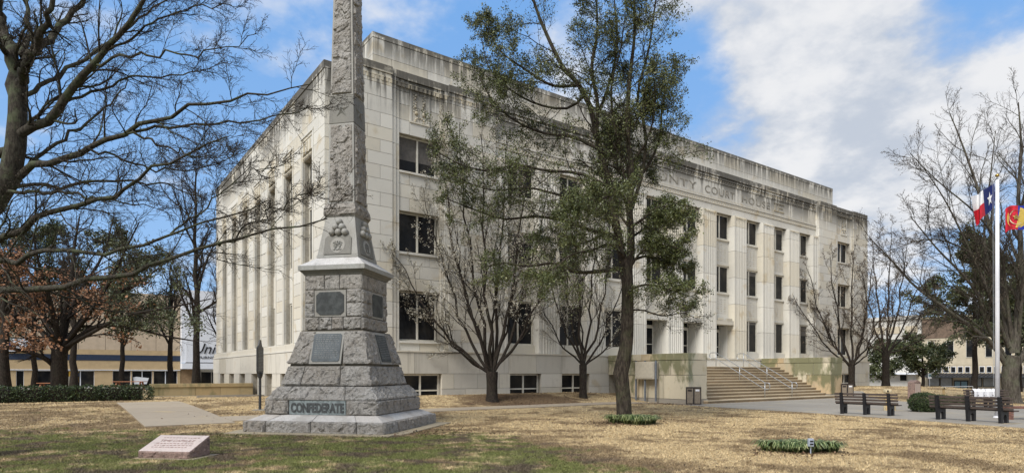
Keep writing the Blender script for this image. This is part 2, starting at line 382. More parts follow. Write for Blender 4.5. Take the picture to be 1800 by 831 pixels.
# ------------------------------------------------------------ ground
def axis(lo, hi, a, b, s):
    c = np.arange(a, b+.01, s); l = [a]; st = s
    while l[-1] > lo: st *= 1.35; l.append(l[-1]-st)
    r = [b]; st = s
    while r[-1] < hi: st *= 1.35; r.append(r[-1]+st)
    return np.concatenate([l[:0:-1], c, r[1:]])
ax, ay = axis(-900, 1200, -16, 100, .6), axis(-900, 1200, -12, 90, .6)
GX, GY = np.meshgrid(ax, ay, indexing='ij'); GZ = gz(GX, GY)
V = np.stack([GX, GY, GZ], -1).reshape(-1, 3); nx, ny = len(ax), len(ay)
I = (np.arange(nx-1)[:, None]*ny + np.arange(ny-1)[None]).ravel()
ground = link('ground', npmesh('ground', V, np.stack([I, I+ny, I+ny+1, I+1], 1), M['lawn'], smooth=True)); tag(ground, 'lawn of dormant straw-coloured and green grass around the courthouse', kind='structure')

PATH = [(2.0, 21.6), (4.55, 21.6), (4.55, 22.0), (26.4, 22.0), (26.8, 24.0), (4.55, 24.0), (4.55, 33.9), (2.0, 33.9)]
PLAZA = [(26.4, 21.9), (25.7, 14.5), (24.8, 10.5), (23.6, 6.15), (21.3, -3), (19, -14), (33, -14), (34.4, -5), (35.4, 2), (36.5, 8), (38.6, 12.5), (40.3, 16.3), (43, 19), (47, 21.6), (47, 22.4), (44.4, 22.4), (44.4, 21.1), (28.6, 21.1), (27.6, 21.9)]
def inside(poly, X, Y):
    c = np.zeros(np.shape(X), bool); n = len(poly)
    for i in range(n):
        x1, y1 = poly[i]; x2, y2 = poly[(i+1) % n]
        if y1 == y2: continue
        t = ((y1 > Y) != (y2 > Y)) & (X < (x2-x1)*(Y-y1)/(y2-y1)+x1); c ^= t
    return c
def clip_rect(poly, x0, x1, y0, y1):
    for ax_, v, sg in ((0, x0, 1), (0, x1, -1), (1, y0, 1), (1, y1, -1)):
        out = []
        for i in range(len(poly)):
            a, b_ = poly[i-1], poly[i]; da, db = sg*(a[ax_]-v), sg*(b_[ax_]-v)
            if (da >= 0) != (db >= 0):
                t = da/(da-db); out.append((a[0]+(b_[0]-a[0])*t, a[1]+(b_[1]-a[1])*t))
            if db >= 0: out.append(b_)
        poly = out
        if len(poly) < 3: return []
    return poly
def paving(name, poly, s, mat, label, top, cell=None):
    par = empty(name, kind='structure', label=label)
    xs = [p[0] for p in poly]; ys = [p[1] for p in poly]; x = min(xs)
    while x < max(xs):
        y = min(ys)
        while y < max(ys):
            q = clip_rect(poly, x+.008, x+s-.008, y+.008, y+s-.008)
            if len(q) >= 3:
                A = abs(sum(q[i-1][0]*q[i][1]-q[i][0]*q[i-1][1] for i in range(len(q))))/2
                if A > .02:
                    mb = MB(); n = len(q); tj = random.uniform(-.002, .002)
                    mb.poly([(a, b_, gzf(a, b_)-.15) for a, b_ in q]+[(a, b_, gzf(a, b_)+top+tj) for a, b_ in q],
                        [tuple(range(n))[::-1], tuple(range(n, 2*n))]+[(i, (i+1) % n, n+(i+1) % n, n+i) for i in range(n)])
                    mb.obj('paving_slab', mat, par)
            y += s
        x += s
    return par
def rects(name, rs, s, mat, label, top):
    par = None
    for poly in rs:
        p_ = paving(name, poly, s, mat, label, top)
        if par is None: par = p_
        else:
            for c_ in list(p_.children): c_.parent = par
            bpy.data.objects.remove(p_)
    return par
rects('path', [[(2, 21.6), (4.55, 21.6), (4.55, 33.9), (2, 33.9)], [(4.56, 22.2), (26.45, 22.2), (26.45, 24.0), (4.56, 24.0)]], 2.55, M['path'], 'concrete garden path crossing the lawn', .035)
paving('plaza', PLAZA, 2.6, M['conc'], 'grey concrete plaza in front of the courthouse steps', .03)
MB().poly([(-200, 84, -.44), (95, 84, -.44), (95, 99, -.44), (-200, 99, -.44)], [(0, 1, 2, 3)]).obj('street', M['asphalt'], kind=None) if False else None
tag(MB().box(-200, 90, 84, 98, -.7, -.44).obj('street', M['asphalt']), 'asphalt street behind the courthouse lawn', kind='structure')
tag(MB().box(-200, 90, 98.01, 107.5, -.7, -.30).obj('pavement', M['conc']), 'raised sidewalk before the beige store', kind='structure')
tag(MB().box(96, 107, -60, 90, -2.2, -1.86).obj('street', M['asphalt']), 'asphalt street at the right of the square', kind='structure')
tag(MB().box(107.01, 113.9, -60, 120, -2.2, -1.73).obj('pavement', M['conc']), 'raised sidewalk before the brick stores', kind='structure')

# ------------------------------------------------------------ courthouse
CH = empty('courthouse', (36, 28, .4), label='four storey cream limestone courthouse with fluted piers and a carved inscription', cat='building')
def cpart(o):
    o.parent = CH; o.matrix_parent_inverse = CH.matrix_world.inverted() if False else o.matrix_parent_inverse
    return o
CH.location = (0, 0, 0)
unit = MB().box(-.5, .5, -.5, .5, -.5, .5).mesh('stone_block', bev=.0)
unit.materials.append(M['lime'])
units = {}
blocks = []                             # (centre, size, material key)
def blk(x0, x1, y0, y1, z0, z1, mat='lime'):
    if x1-x0 < .03 or y1-y0 < .005 or z1-z0 < .03: return
    blocks.append((((x0+x1)/2, (y0+y1)/2, (z0+z1)/2), (x1-x0, y1-y0, z1-z0), mat))
J = .009
def wall(ax_, plane, a0, a1, zs, openings, mat='lime', blen=1.25, th=.12, seed=0, sgn=1):
    """ashlar blocks: wall along x (ax_='x', plane = y) or along y (plane = x); outer face at plane"""
    rr = random.Random(seed+int(a0*10)+int(plane*7))
    for i in range(len(zs)-1):
        z0, z1 = zs[i], zs[i+1]
        iv = [(a0, a1)]
        for (o0, o1, oz0, oz1) in openings:
            if oz1 <= z0+.05 or oz0 >= z1-.05: continue
            nv = []
            for s, e in iv:
                if o1 <= s or o0 >= e: nv.append((s, e)); continue
                if o0 > s: nv.append((s, o0))
                if o1 < e: nv.append((o1, e))
            iv = nv
        for s, e in iv:
            L = e-s; n = max(1, round(L/blen)); off = .5*(L/n) if (i % 2 and n > 1) else 0
            cuts = [s] + [s+off+k*L/n for k in range(0 if off else 1, n)] + [e]
            for k in range(len(cuts)-1):
                d = rr.uniform(-.002, .003)
                if ax_ == 'x': blk(cuts[k]+J, cuts[k+1]-J, plane-d, plane+th, z0+J, z1-J, mat)
                else: blk(plane-d, plane+th, cuts[k]+J, cuts[k+1]-J, z0+J, z1-J, mat)
ZS = [2.8, 3.3, 3.925, 4.55, 5.175, 5.8, 6.43, 7.07, 7.7, 8.38, 9.06, 9.74, 10.4, 11.06, 11.72, 12.34, 12.95, 13.57, 14.25, 15.0, 15.65, 16.22]
CX = 36.1
FL = [(3.3, 5.8), (7.7, 9.74), (11.72, 13.57)]
back = MB()
def mir(a, b): return (2*CX-b, 2*CX-a)
for side in (0, 1):
    g = (lambda a, b_: (a, b_)) if not side else mir
    wall('x', 28.0, *g(10.45, 13.05), ZS, [], seed=1)
    wall('x', 28.0, *g(16.2, 19.15), ZS, [], seed=2)
    for (a, b_, y) in ((13.05, 13.25, 28.05), (13.25, 13.45, 28.10), (15.75, 15.97, 28.10), (15.97, 16.2, 28.05)):
        wall('x', y, *g(a, b_), ZS[::2]+([16.22] if ZS[-1] != ZS[::2][-1] else []), [], seed=3)
    c0, c1 = g(13.45, 15.75)
    wall('x', 28.15, c0, c1, ZS, [(c0-.1, c1+.1, a, b_) for a, b_ in FL], blen=1.2, seed=4)
    for x0, x1 in (g(10.45, 13.05), g(16.2, 19.15)): back.box(x0+.01, x1-.01, 28.06, 29, 2.8, 16.25)
    x0, x1 = g(13.05, 13.46); back.box(x0, x1, 28.14, 29, 2.8, 16.25)
    x0, x1 = g(15.74, 16.2); back.box(x0, x1, 28.14, 29, 2.8, 16.25)
    for (a, b_) in ((2.8, 3.3), (5.8, 7.7), (9.74, 11.72), (13.57, 16.25)):
        back.box(c0, c1, 28.2, 29, a+.01, b_-.01)
# end returns of the pavilions
wall('y', 10.45, 28.0, 29.2, ZS, [], seed=9)
for i in range(len(ZS)-1):             # pavilion returns facing each other across the centre
    blk(53.05-.0, 53.17, 28.13, 28.34, ZS[i]+J, ZS[i+1]-J); blk(19.03, 19.15, 28.13, 28.34, ZS[i]+J, ZS[i+1]-J)
wall('x', 29.2, 10.1, 10.45, ZS, [], seed=5)
back.box(10.5, CX-5.2, 28.9, 54.9, .2, 16.2); back.box(CX+5.2, 61.7, 28.9, 54.9, .2, 16.2); back.box(CX-5.2, CX+5.2, 29.5, 54.9, .2, 16.2); back.box(CX-5.2, CX+5.2, 28.9, 29.5, 5.8, 16.2)
for k in (-1, 0): back.box(CX+3.75*k+1.12, CX+3.75*(k+1)-1.12, 28.7, 29.5, 2.7, 5.8)
for a in (CX-5.2, CX+4.87): back.box(a, a+.33, 28.7, 29.5, 2.7, 5.8)
back.box(10.15, 10.5, 29.26, 31.02, .2, 16.2)
# centre: frieze zone
CY = 28.32
zf = [13.57, 14.12]
wall('x', CY, 19.15, 53.05, zf, [], blen=2.5, seed=6)
wall('x', CY, 19.15, 53.05, [14.62, 15.72], [], blen=1.9, seed=7)
back.box(19.15, 53.05, 28.37, 29, 13.6, 16.25)
mb = MB(); mb.box(19.15, 53.05, 28.27, 28.37, 14.13, 14.22); mb.box(19.15, 53.05, 28.30, 28.37, 14.23, 14.42); mb.box(19.15, 53.05, 28.24, 28.37, 14.43, 14.52); mb.box(19.15, 53.05, 28.285, 28.37, 14.53, 14.61)
mb.box(19.15, 53.05, 28.27, 28.37, 15.73, 15.80); mb.box(19.15, 53.05, 28.31, 28.37, 15.81, 16.02); mb.box(19.15, 53.05, 28.24, 28.37, 16.03, 16.10)
mb.box(19.15, 53.05, 28.29, 28.37, 16.11, 16.215)
mb.obj('frieze_moulding', M['lime'], CH)
mb = MB(); x = 19.3
while x < 53: mb.box(x, x+.13, 28.262, 28.32, 15.83, 16.0); mb.box(x+.03, x+.10, 28.25, 28.30, 16.12, 16.2); mb.box(x, x+.09, 28.25, 28.3, 14.25, 14.31); x += .26
tag(mb.obj('dentil_row', M['carve'], CH), kind='stuff')
# cornice / coping of the main roofline
def coping(x0, x1, y0, y1, z0, z1, s=2.1, mat='lime', axx='x'):
    L = (x1-x0) if axx == 'x' else (y1-y0); n = max(1, round(L/s))
    for i in range(n):
        a, b_ = i*L/n, (i+1)*L/n
        if axx == 'x': blk(x0+a+J, x0+b_-J, y0, y1, z0, z1, mat)
        else: blk(x0, x1, y0+a+J, y0+b_-J, z0, z1, mat)
for x0, x1, y in ((10.42, 13.05, 27.95), (13.05, 16.2, 28.07), (16.2, 19.17, 27.95), (19.18, 53.02, 28.2)):
    coping(x0, x1, y, 28.9, 16.235, 16.6)
for x0, x1, y in ((10.42, 13.05, 27.95), (13.05, 16.2, 28.07), (16.2, 19.15, 27.95)):
    a, b_ = mir(x0, x1); coping(a, b_, y, 28.9, 16.235, 16.6)
coping(10.06, 10.6, 29.18, 55.0, 16.235, 16.6, axx='y')
# narrow bead and drilled course under the pavilion coping
mb = MB()
for a, b_, y in ((10.45, 13.05, 27.975), (13.05, 16.2, 28.03), (16.2, 19.15, 27.975)):
    for q in ((a, b_), mir(a, b_)):
        mb.box(q[0], q[1], y, y+.06, 15.99, 16.05)
        x = q[0]+.05
        while x < q[1]-.1: mb.box(x, x+.16, y+.004, y+.06, 15.82, 15.98); x += .24
tag(mb.obj('bead_course', M['carve'], CH), kind='stuff')
# roof deck and set-back attic storey
back.box(10.6, 61.6, 28.85, 54.6, 16.2, 16.4)
AX0, AX1, AY0, AY1, AZ = 12.87, 59.3, 30.0, 52.5, 19.2
back.box(AX0+.06, AX1-.06, AY0+.06, AY1-.06, 16.3, 19.0)
wall('x', AY0, AX0, AX1, [16.4, 17.2, 18.05, 18.92], [], blen=2.1, seed=11)
wall('y', AX0, AY0, AY1, [16.4, 17.2, 18.05, 18.92], [], blen=2.1, seed=12)
coping(AX0-.02, AX1, AY0-.02, AY0+.5, 18.935, AZ)
coping(AX0-.02, AX0+.4, AY0+.52, AY1, 18.935, AZ, axx='y')
# water table and basement, front
BCX = [14.6] + [CX+3.75*k for k in (-4, -3, -2, -1)]
bwin = [(c-1.1, c+1.1) for c in (14.6, 21.1, 24.85)] + [mir(13.5, 15.7), mir(20.0, 22.2), mir(23.75, 25.95)]
wall('x', 27.84, 10.3, 27.6, [.1, .88, 1.66], [(a, b_, .45, 1.66) for a, b_ in bwin], 'base', 1.5, seed=13)
wall('x', 27.84, 10.3, 27.6, [1.66, 2.72], [], 'base', 1.9, seed=14)
wall('x', 27.84, 44.0, 61.9, [.1, .88, 1.66], [(a, b_, .45, 1.66) for a, b_ in bwin], 'base', 1.5, seed=15)
wall('x', 27.84, 44.0, 61.9, [1.66, 2.72], [], 'base', 1.9, seed=16)
wall('x', 27.84, 27.6, 44.0, [2.1, 2.72], [], 'base', 1.9, seed=16)
wall('y', 61.8, 28, 54.5, ZS, [], seed=5, th=.1)
def ledge(name, x0, x1, y0, y1, zz=2.73):
    MB().box(x0, x1, y0, y1, zz, zz+.075).obj(name, M['lime'], CH)
ledge('water_table', 10.28, 61.92, 27.8, 28.5)
xs = sorted(bwin); px_ = 10.32
for a, b_ in xs+[(61.88, 62)]:
    if a-px_ > .02: back.box(px_, a-.01, 27.9, 28.95, .0, 1.70)
    px_ = b_+.01
back.box(10.32, 61.88, 27.9, 28.95, 1.665, 2.73)
# left side
BW = [(31.04, 32.54), (34.34, 35.87), (37.66, 39.16), (41.0, 42.46), (44.34, 45.83), (47.67, 49.15), (50.97, 52.36)]
wall('y', 10.1, 29.2, 55.0, ZS, [(a, b_, 3.25, 12.6) for a, b_ in BW], blen=1.7, seed=21)
lw = [(a-.05, b_+.05) for a, b_ in BW]
wall('y', 9.9, 29.05, 55.1, [.1, .88, 1.66], [(a, b_, .3, 1.66) for a, b_ in lw], 'base', 1.7, seed=22)
wall('y', 9.9, 29.05, 55.1, [1.66, 2.82], [], 'base', 2.4, seed=23)
wall('x', 29.05, 9.93, 10.3, [.1, .88, 1.66, 2.72], [], 'base', seed=24)
wall('y', 10.3, 27.84, 29.05, [.1, .88, 1.66, 2.72], [], 'base', seed=24)
MB().box(9.87, 10.2, 29.03, 55.13, 2.83, 2.91).box(9.95, 10.2, 29.1, 55.05, 2.912, 3.22).obj('water_table', M['lime'], CH)
py = 29.26
for a, b_ in BW+[(55.0, 56)]:
    back.box(10.16, 10.9, py, a-.01, 2.9, 12.65); py = b_+.01
py = 29.12
for a, b_ in lw+[(55.05, 56)]:
    back.box(9.96, 10.7, py, a-.01, 0, 1.7); py = b_+.01
back.box(9.96, 10.7, 29.12, 55.05, 1.665, 2.82); back.box(10.16, 10.9, 29.26, 55, 12.64, 16.2)
back.box(10.55, 11, 29.3, 55, .2, 3.3)
back.obj('inner_wall', M['joint'], CH)

# fluted piers of the centre (segments share one mesh)
def flute_prof(w_, y0, yb, nf, marg):
    fw = (w_-2*marg)/nf; pr = [(-w_/2, yb), (-w_/2, y0)]
    for i in range(nf):
        a = -w_/2+marg+i*fw
        for t in (.12, .30, .5, .70, .88): pr.append((a+fw*t, y0+.055*math.sin(PI*(t-.12)/.76)))
    pr += [(w_/2, y0), (w_/2, yb)]; return pr
FZ = [2.82, 4.9, 6.9, 8.9, 10.9, 12.75, 13.56]
fm = {}
def pier_seg(cx, w_, z0, z1, nf):
    key = (round(w_, 3), round(z1-z0, 3), nf)
    if key not in fm:
        pr = flute_prof(w_, 0, .62, nf, .16 if nf > 3 else .08)
        me = MB().prism([(a, b_) for a, b_ in pr], 0, z1-z0-.018).mesh('pier_block'); me.materials.append(M['lime']); fm[key] = me
    link('pier_block', fm[key], None, CH, (cx, 28.05, z0))
edges = [19.17]+[v for k in range(-4, 5) for v in (CX+3.75*k-1.1, CX+3.75*k+1.1)]+[53.03]
for i in range(0, len(edges), 2):
    a, b_ = edges[i], edges[i+1]
    for j in range(len(FZ)-1): pier_seg((a+b_)/2, b_-a, FZ[j], FZ[j+1], 6 if b_-a > 1.2 else 2)
    mb = MB(); x = a+.12
    while x < b_-.1: mb.box(x, x+.08, 28.0, 28.06, 13.40, 13.46); x += .17
    mb.obj('dentil_row', M['carve'], CH)['kind'] = 'stuff'

# windows
def win_mesh(w_, h_, transom=None, fw=.085, mull=True):
    mb = MB()
    mb.box(-w_/2, w_/2, 0, .1, 0, fw).box(-w_/2, w_/2, 0, .1, h_-fw, h_).box(-w_/2, -w_/2+fw, .001, .1, fw, h_-fw).box(w_/2-fw, w_/2, .001, .1, fw, h_-fw)
    if mull: mb.box(-.045, .045, -.012, .1, fw, h_-fw)
    if transom: mb.box(-w_/2+fw, w_/2-fw, .004, .09, transom-.035, transom+.035)
    me = mb.mesh('window', 0); me.materials.append(M['frame'])
    pm = MB().box(-.5, .5, -.01, .01, -.5, .5).mesh('pane'); pm.materials.append(M['glass'])
    return me, pm
wcache = {}
def window(parent, loc, rz, w_, h_, transom=None, sill=True, mull=True, blind=False):
    key = (round(w_, 2), round(h_, 2), transom, mull)
    if key not in wcache: wcache[key] = win_mesh(w_, h_, transom, mull=mull)
    me, pm = wcache[key]
    o = link('window', me, None, parent, loc, rz)
    fw = .085; hw = w_/2
    cols = [(-hw+fw, -.045), (.045, hw-fw)] if mull else [(-hw+fw, hw-fw)]
    rows = [(fw, h_-fw)] if not transom else [(fw, transom-.035), (transom+.035, h_-fw)]
    for a, b_ in cols:
        for c_, d_ in rows:
            link('pane', pm, None, o, ((a+b_)/2, .065, (c_+d_)/2), 0, (b_-a, 1, d_-c_))
    if blind: MB().box(-hw+fw, hw-fw, .045, .05, h_*.35, h_-fw).obj('blind', M['blind'], o)
    return o
LOUV = {}
for k in range(-4, 5):
    c = CX+3.75*k
    for fi, (a, b_) in enumerate(FL):
        if fi == 0 and abs(k) <= 1: continue
        wo_ = window(CH, (c, 28.62, a), 0, 2.18, b_-a)
        hb_ = {(-4, 1): .35, (-2, 2): .5, (2, 1): .25, (3, 2): .3, (4, 0): .45, (2, 0): .15}.get((k, fi))
        if hb_: MB().box(-.99, -.05, .045, .05, (b_-a)*(1-hb_), b_-a-.09).box(.05, .99, .045, .05, (b_-a)*(1-hb_*.8), b_-a-.09).obj('blind', M['blind'], wo_)['kind'] = 'stuff'
    # spandrels, sills and heads
    def bx(n, *a, m_='lime'): return MB().box(*a).obj(n, M[m_], CH)
    for a, b_ in ((5.8, 7.7), (9.74, 11.72)):
        sp = bx('spandrel', c-1.09, c+1.09, 28.6, 28.9, a+.005, b_-.005)
        mb = MB()
        for zz in np.arange(a+.35, b_-.4, .17):
            for t in (-.62, -.21, .21, .62): mb.hexa([(c+t-.17, 28.6, zz), (c+t+.17, 28.6, zz), (c+t+.17, 28.61, zz), (c+t-.17, 28.61, zz)], [(c+t-.02, 28.575, zz+.09), (c+t+.02, 28.575, zz+.09), (c+t+.02, 28.61, zz+.09), (c+t-.02, 28.61, zz+.09)])
        mb.obj('spandrel_ornament', M['lime'], sp)['kind'] = 'stuff'
        MB().box(c-1.08, c+1.08, 28.5, 28.62, b_-.10, b_-.01).obj('sill', M['lime'], sp)
        MB().box(c-1.08, c+1.08, 28.53, 28.62, a+.01, a+.09).box(c-1.08, c+1.08, 28.56, 28.62, a+.10, a+.2).obj('head_moulding', M['lime'], sp)
    if abs(k) > 1:
        bx('spandrel', c-1.09, c+1.09, 28.45, 28.9, 2.82, 3.295)
    else:                               # entrance doors with transom and carved hood
        mb = MB(); mb.box(c-1.09, c+1.09, 28.25, 28.9, 5.62, 5.8).box(c-1.09, c+1.09, 28.12, 28.9, 5.3, 5.615)
        hd = mb.obj('door_hood', M['lime'], CH)
        for sx in (c-.85, c+.2): MB().box(sx, sx+.65, 28.09, 28.13, 5.64, 5.76).obj('hood_ornament', M['carve'], hd)
        window(CH, (c, 29.35, 4.95+.0), 0, 2.18, .75 if k else .75, mull=True)
        bx('door_reveal', c-1.11, c-1.03, 28.68, 29.3, 2.82, 5.29); bx('door_reveal', c+1.03, c+1.11, 28.68, 29.3, 2.82, 5.29); bx('door_floor', c-1.09, c+1.09, 28.5, 29.5, 2.6, 2.82)
        for s in (-1, 1):
            x0, x1 = (c-1.0, c-.01) if s < 0 else (c+.01, c+1.0)
            dm = MB().box(x0, x0+.11, 29.3, 29.36, 2.83, 4.93).box(x1-.11, x1, 29.3, 29.36, 2.83, 4.93).box(x0+.11, x1-.11, 29.301, 29.36, 4.82, 4.93).box(x0+.11, x1-.11, 29.301, 29.36, 2.83, 3.02).box(x0+.11, x1-.11, 29.302, 29.36, 3.68, 3.73)
            d_ = dm.obj('door', M['frame'], CH)
            MB().box(x0+.11, x1-.11, 29.33, 29.345, 3.02, 3.68).box(x0+.11, x1-.11, 29.33, 29.345, 3.73, 4.82).obj('pane', M['glass'], d_)
            hx = x1-.05 if s < 0 else x0+.05
            MB().tube([(hx, 29.3, 3.55), (hx, 29.24, 3.57), (hx, 29.24, 3.9), (hx, 29.3, 3.92)], .014, 6).obj('handle', M['metal'], d_)
for s in (0, 1):
    a, b_ = (13.5, 15.7) if not s else mir(13.5, 15.7)
    for fi, (z0, z1) in enumerate(FL):
        window(CH, ((a+b_)/2, 28.42, z0), 0, 2.18, z1-z0, blind=(fi == 2 and s == 0))
        MB().box(a-.04, b_+.04, 28.06, 28.42, z0-.11, z0-.012).obj('sill', M['lime'], CH)
    c = (a+b_)/2
    # carved relief panel above the top window
    fr = MB().box(c-.56, c+.56, 28.10, 28.16, 14.2, 14.27).box(c-.56, c+.56, 28.07, 28.16, 15.85, 15.93).box(c-.56, c-.47, 28.11, 28.16, 14.27, 15.85).box(c+.47, c+.56, 28.11, 28.16, 14.27, 15.85).obj('relief_panel', M['lime'], CH)
    mb = MB()
    for i in range(7):
        z_ = 14.75+i*.14
        for t in (-.22, .2):
            mb.sphere((c+t+.04*math.sin(i*2.1), 28.13, z_), .055+.02*math.sin(i*1.7+t*9), 7); mb.sphere((c+t*1.5, 28.14, z_+.06), .035, 6)
    for t in (-.2, .22): mb.sphere((c+t, 28.12, 14.72), .10, 9)
    mb.lathe([(.28, 0), (.30, .03), (.2, .05), (.12, .06)], 12, (0, 0, 0)) if False else None
    for i in range(7):
        an = PI*i/6; mb.sphere((c+.25*math.cos(an), 28.14, 14.33+.2*math.sin(an)), .05, 6)
    mb.obj('relief_ornament', M['carve'], fr)['kind'] = 'stuff'
for a, b_ in bwin:
    window(CH, ((a+b_)/2, 28.12, .45), 0, b_-a-.02, 1.2, transom=.36)
for i, (a, b_) in enumerate(BW):
    c = (a+b_)/2
    for z0, z1 in ((3.3, 5.58), (7.5, 10.25), (10.6, 12.5)):
        window(CH, (10.44, c, z0), -PI/2, b_-a, z1-z0, mull=False)
    for z0, z1 in ((2.92, 3.29), (5.6, 7.49), (10.26, 10.59)):
        MB().box(10.40, 10.7, a+.002, b_-.002, z0, z1).obj('spandrel', M['lime'], CH)
    window(CH, (10.28, c, .3), -PI/2, b_-a+.08, 1.35, transom=.4, mull=False)
    # stepped surround and carved head panel
    mb = MB()
    for (y0, y1) in ((a-.26, a-.13), (b_+.13, b_+.26)): mb.box(10.065, 10.13, y0, y1, 3.0, 13.78)
    for (y0, y1) in ((a-.12, a-.005), (b_+.005, b_+.12)): mb.box(10.085, 10.13, y0, y1, 3.0, 12.62)
    mb.box(10.05, 10.13, a-.27, b_+.27, 13.79, 13.9); sr = mb.obj('window_surround', M['lime'], CH)
    mb = MB().box(10.075, 10.11, a+.05, b_-.05, 12.72, 12.78).box(10.075, 10.11, a+.05, b_-.05, 13.6, 13.66)
    for k in range(3): mb.box(10.055, 10.11, a+.2+.45*k, a+.42+.45*k, 12.95, 13.5)
    mb.obj('carved_panel', M['carve'], sr)
# inscription
def fx(px, Y): u = (px-900)/F; return Y*(FW[0]+RT[0]*u)/(FW[1]+RT[1]*u)
for wd, x0, x1 in (('GRAYSON', 22.0, 29.3), ('COUNTY', 30.3, fx(1224, 28.32)), ('COURT', fx(1238.5, 28.32), fx(1291, 28.32)), ('HOUSE', fx(1303, 28.32), fx(1353, 28.32))):
    o = text('inscription', wd, .76, M['carve'], CH, (x0, 28.318, 14.83), (PI/2, 0, 0), .022, sp=1.18)
    wv = max(v.co.x for v in o.data.vertices); o.scale = ((x1-x0)/wv, 1, 1)
    o.data.materials.clear(); o.data.materials.append(M['letters'])
xa, xb = fx(1360, 28.32), fx(1378, 28.32)
MB().box(xa, xb, 28.27, 28.33, 14.8, 14.88).box(xa, xb, 28.27, 28.33, 15.42, 15.5).box(xa+.1, xa+.3, 28.28, 28.33, 14.9, 15.4).box(xa+.55, xa+.7, 28.28, 28.33, 14.9, 15.4).box(xa+.7, xb-.2, 28.28, 28.33, 15.1, 15.2).obj('emblem', M['carve'], CH)

# emit blocks: the 285 that show largest as parts, the others joined
def show(b_):
    (c, s, m_) = b_; d = depth(c)
    if d < 1: return 0
    ux = (c[0]*RT[0]+c[1]*RT[1])/d*F+900
    if ux < 340 or ux > 1560: return 0
    ff = s[0] >= s[1]
    cosv = (c[1] if ff else c[0])/math.hypot(c[0], c[1])
    return max(s[0], s[1])*s[2]*cosv/d**2
blocks.sort(key=show, reverse=True)
um = {}
for i, (c, s, m_) in enumerate(blocks[:285]):
    if m_ not in um:
        me = MB().box(-.5, .5, -.5, .5, -.5, .5).mesh('stone_block'); me.materials.append(M[m_]); um[m_] = me
    link('stone_block', um[m_], None, CH, c, 0, s)
for m_ in ('lime', 'base'):
    mb = MB()
    for c, s, q in blocks[285:]:
        if q == m_: mb.box(c[0]-s[0]/2, c[0]+s[0]/2, c[1]-s[1]/2, c[1]+s[1]/2, c[2]-s[2]/2, c[2]+s[2]/2)
    mb.obj('far_stone_blocks', M[m_], CH)['kind'] = 'stuff'

# entrance steps with cheek walls
ST = empty('entrance_steps', label='wide flight of brown stone steps between stained stone cheek walls', cat='steps')
SX0, SX1 = 29.1, 42.6
R_, T_ = .178, .335
for i in range(12):
    y0 = 21.7+i*T_; z1 = (i+1)*R_
    x0, x1 = (SX0, SX1) if i else (28.75, 44.5)
    n = 7 if i else 8; y1 = y0+T_+.1 if i < 11 else y0+2.5
    yy0 = y0 if i else 21.38
    offs = .5 if i % 2 else 0
    for j in range(n):
        a, b_ = x0+(x1-x0)*j/n, x0+(x1-x0)*(j+1)/n
        if not i and (a < 29.0 or b_ > 42.8): yy1 = 21.66
        else: yy1 = y1
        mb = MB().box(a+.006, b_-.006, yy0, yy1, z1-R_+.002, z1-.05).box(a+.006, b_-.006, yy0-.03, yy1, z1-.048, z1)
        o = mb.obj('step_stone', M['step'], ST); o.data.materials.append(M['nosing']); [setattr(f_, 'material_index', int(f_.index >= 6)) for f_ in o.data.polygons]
MB().box(29.15, 42.55, 25.6, 28.6, .2, 1.9).obj('step_core', M['joint'], ST)
MB().box(29.2, 42.5, 26.9, 28.0, 2.0, 2.66).box(29.12, 42.58, 26.85, 28.0, 2.662, 2.75).obj('landing_plinth', M['lime'], ST)
def cheek(x0, x1, side):
    zs = [.25, 1.58, 2.42]
    for k in range(2):
        cuts = [21.7, 21.72+.0, 23.4, 25.0, 26.4, 27.8] if k == 0 else [21.7, 22.9, 24.3, 25.6, 27.8]
        cuts = sorted(set(round(c_, 2) for c_ in cuts if c_ != 21.72))
        for i in range(len(cuts)-1):
            if side < 0 and k == 0 and i == 3: continue
            a, b_ = cuts[i], cuts[i+1]
            MB().box(x0, x1, a+(.016 if i else 0), b_-.012, zs[k]+.012, zs[k+1]-.012).obj('cheek_block', M['mossy'], ST, bev=.008)
    MB().box(x0+.04, x1-.04, 21.73, 27.8, .0, 2.4).obj('cheek_core', M['joint'], ST) if side > 0 else MB().box(x0+.04, x1-.04, 21.73, 25.0, .0, 2.4).box(x0+.6, x1-.04, 25, 27.8, 0, 2.4).obj('cheek_core', M['joint'], ST)
    for a, b_ in ((21.68, 23.2), (23.2, 25.1), (25.1, 27.8)):
        MB().box(x0-.03, x1+.03, a+.005, b_-.005, 2.425, 2.79).obj('cheek_cap', M['mossy'], ST, bev=.008)
    MB().box(x0-.05, x1+.05, 21.66, 27.8, 0, .245).obj('cheek_footing', M['conc'], ST)
cheek(27.5, 29.1, -1); cheek(42.6, 44.2, 1)
d_ = MB().box(27.85, 27.92, 25.02, 26.36, .5, 1.56).obj('basement_door', M['frame'], ST)
MB().box(27.84, 27.86, 25.2, 26.2, .6, 1.5).obj('pane', M['glass'], d_)
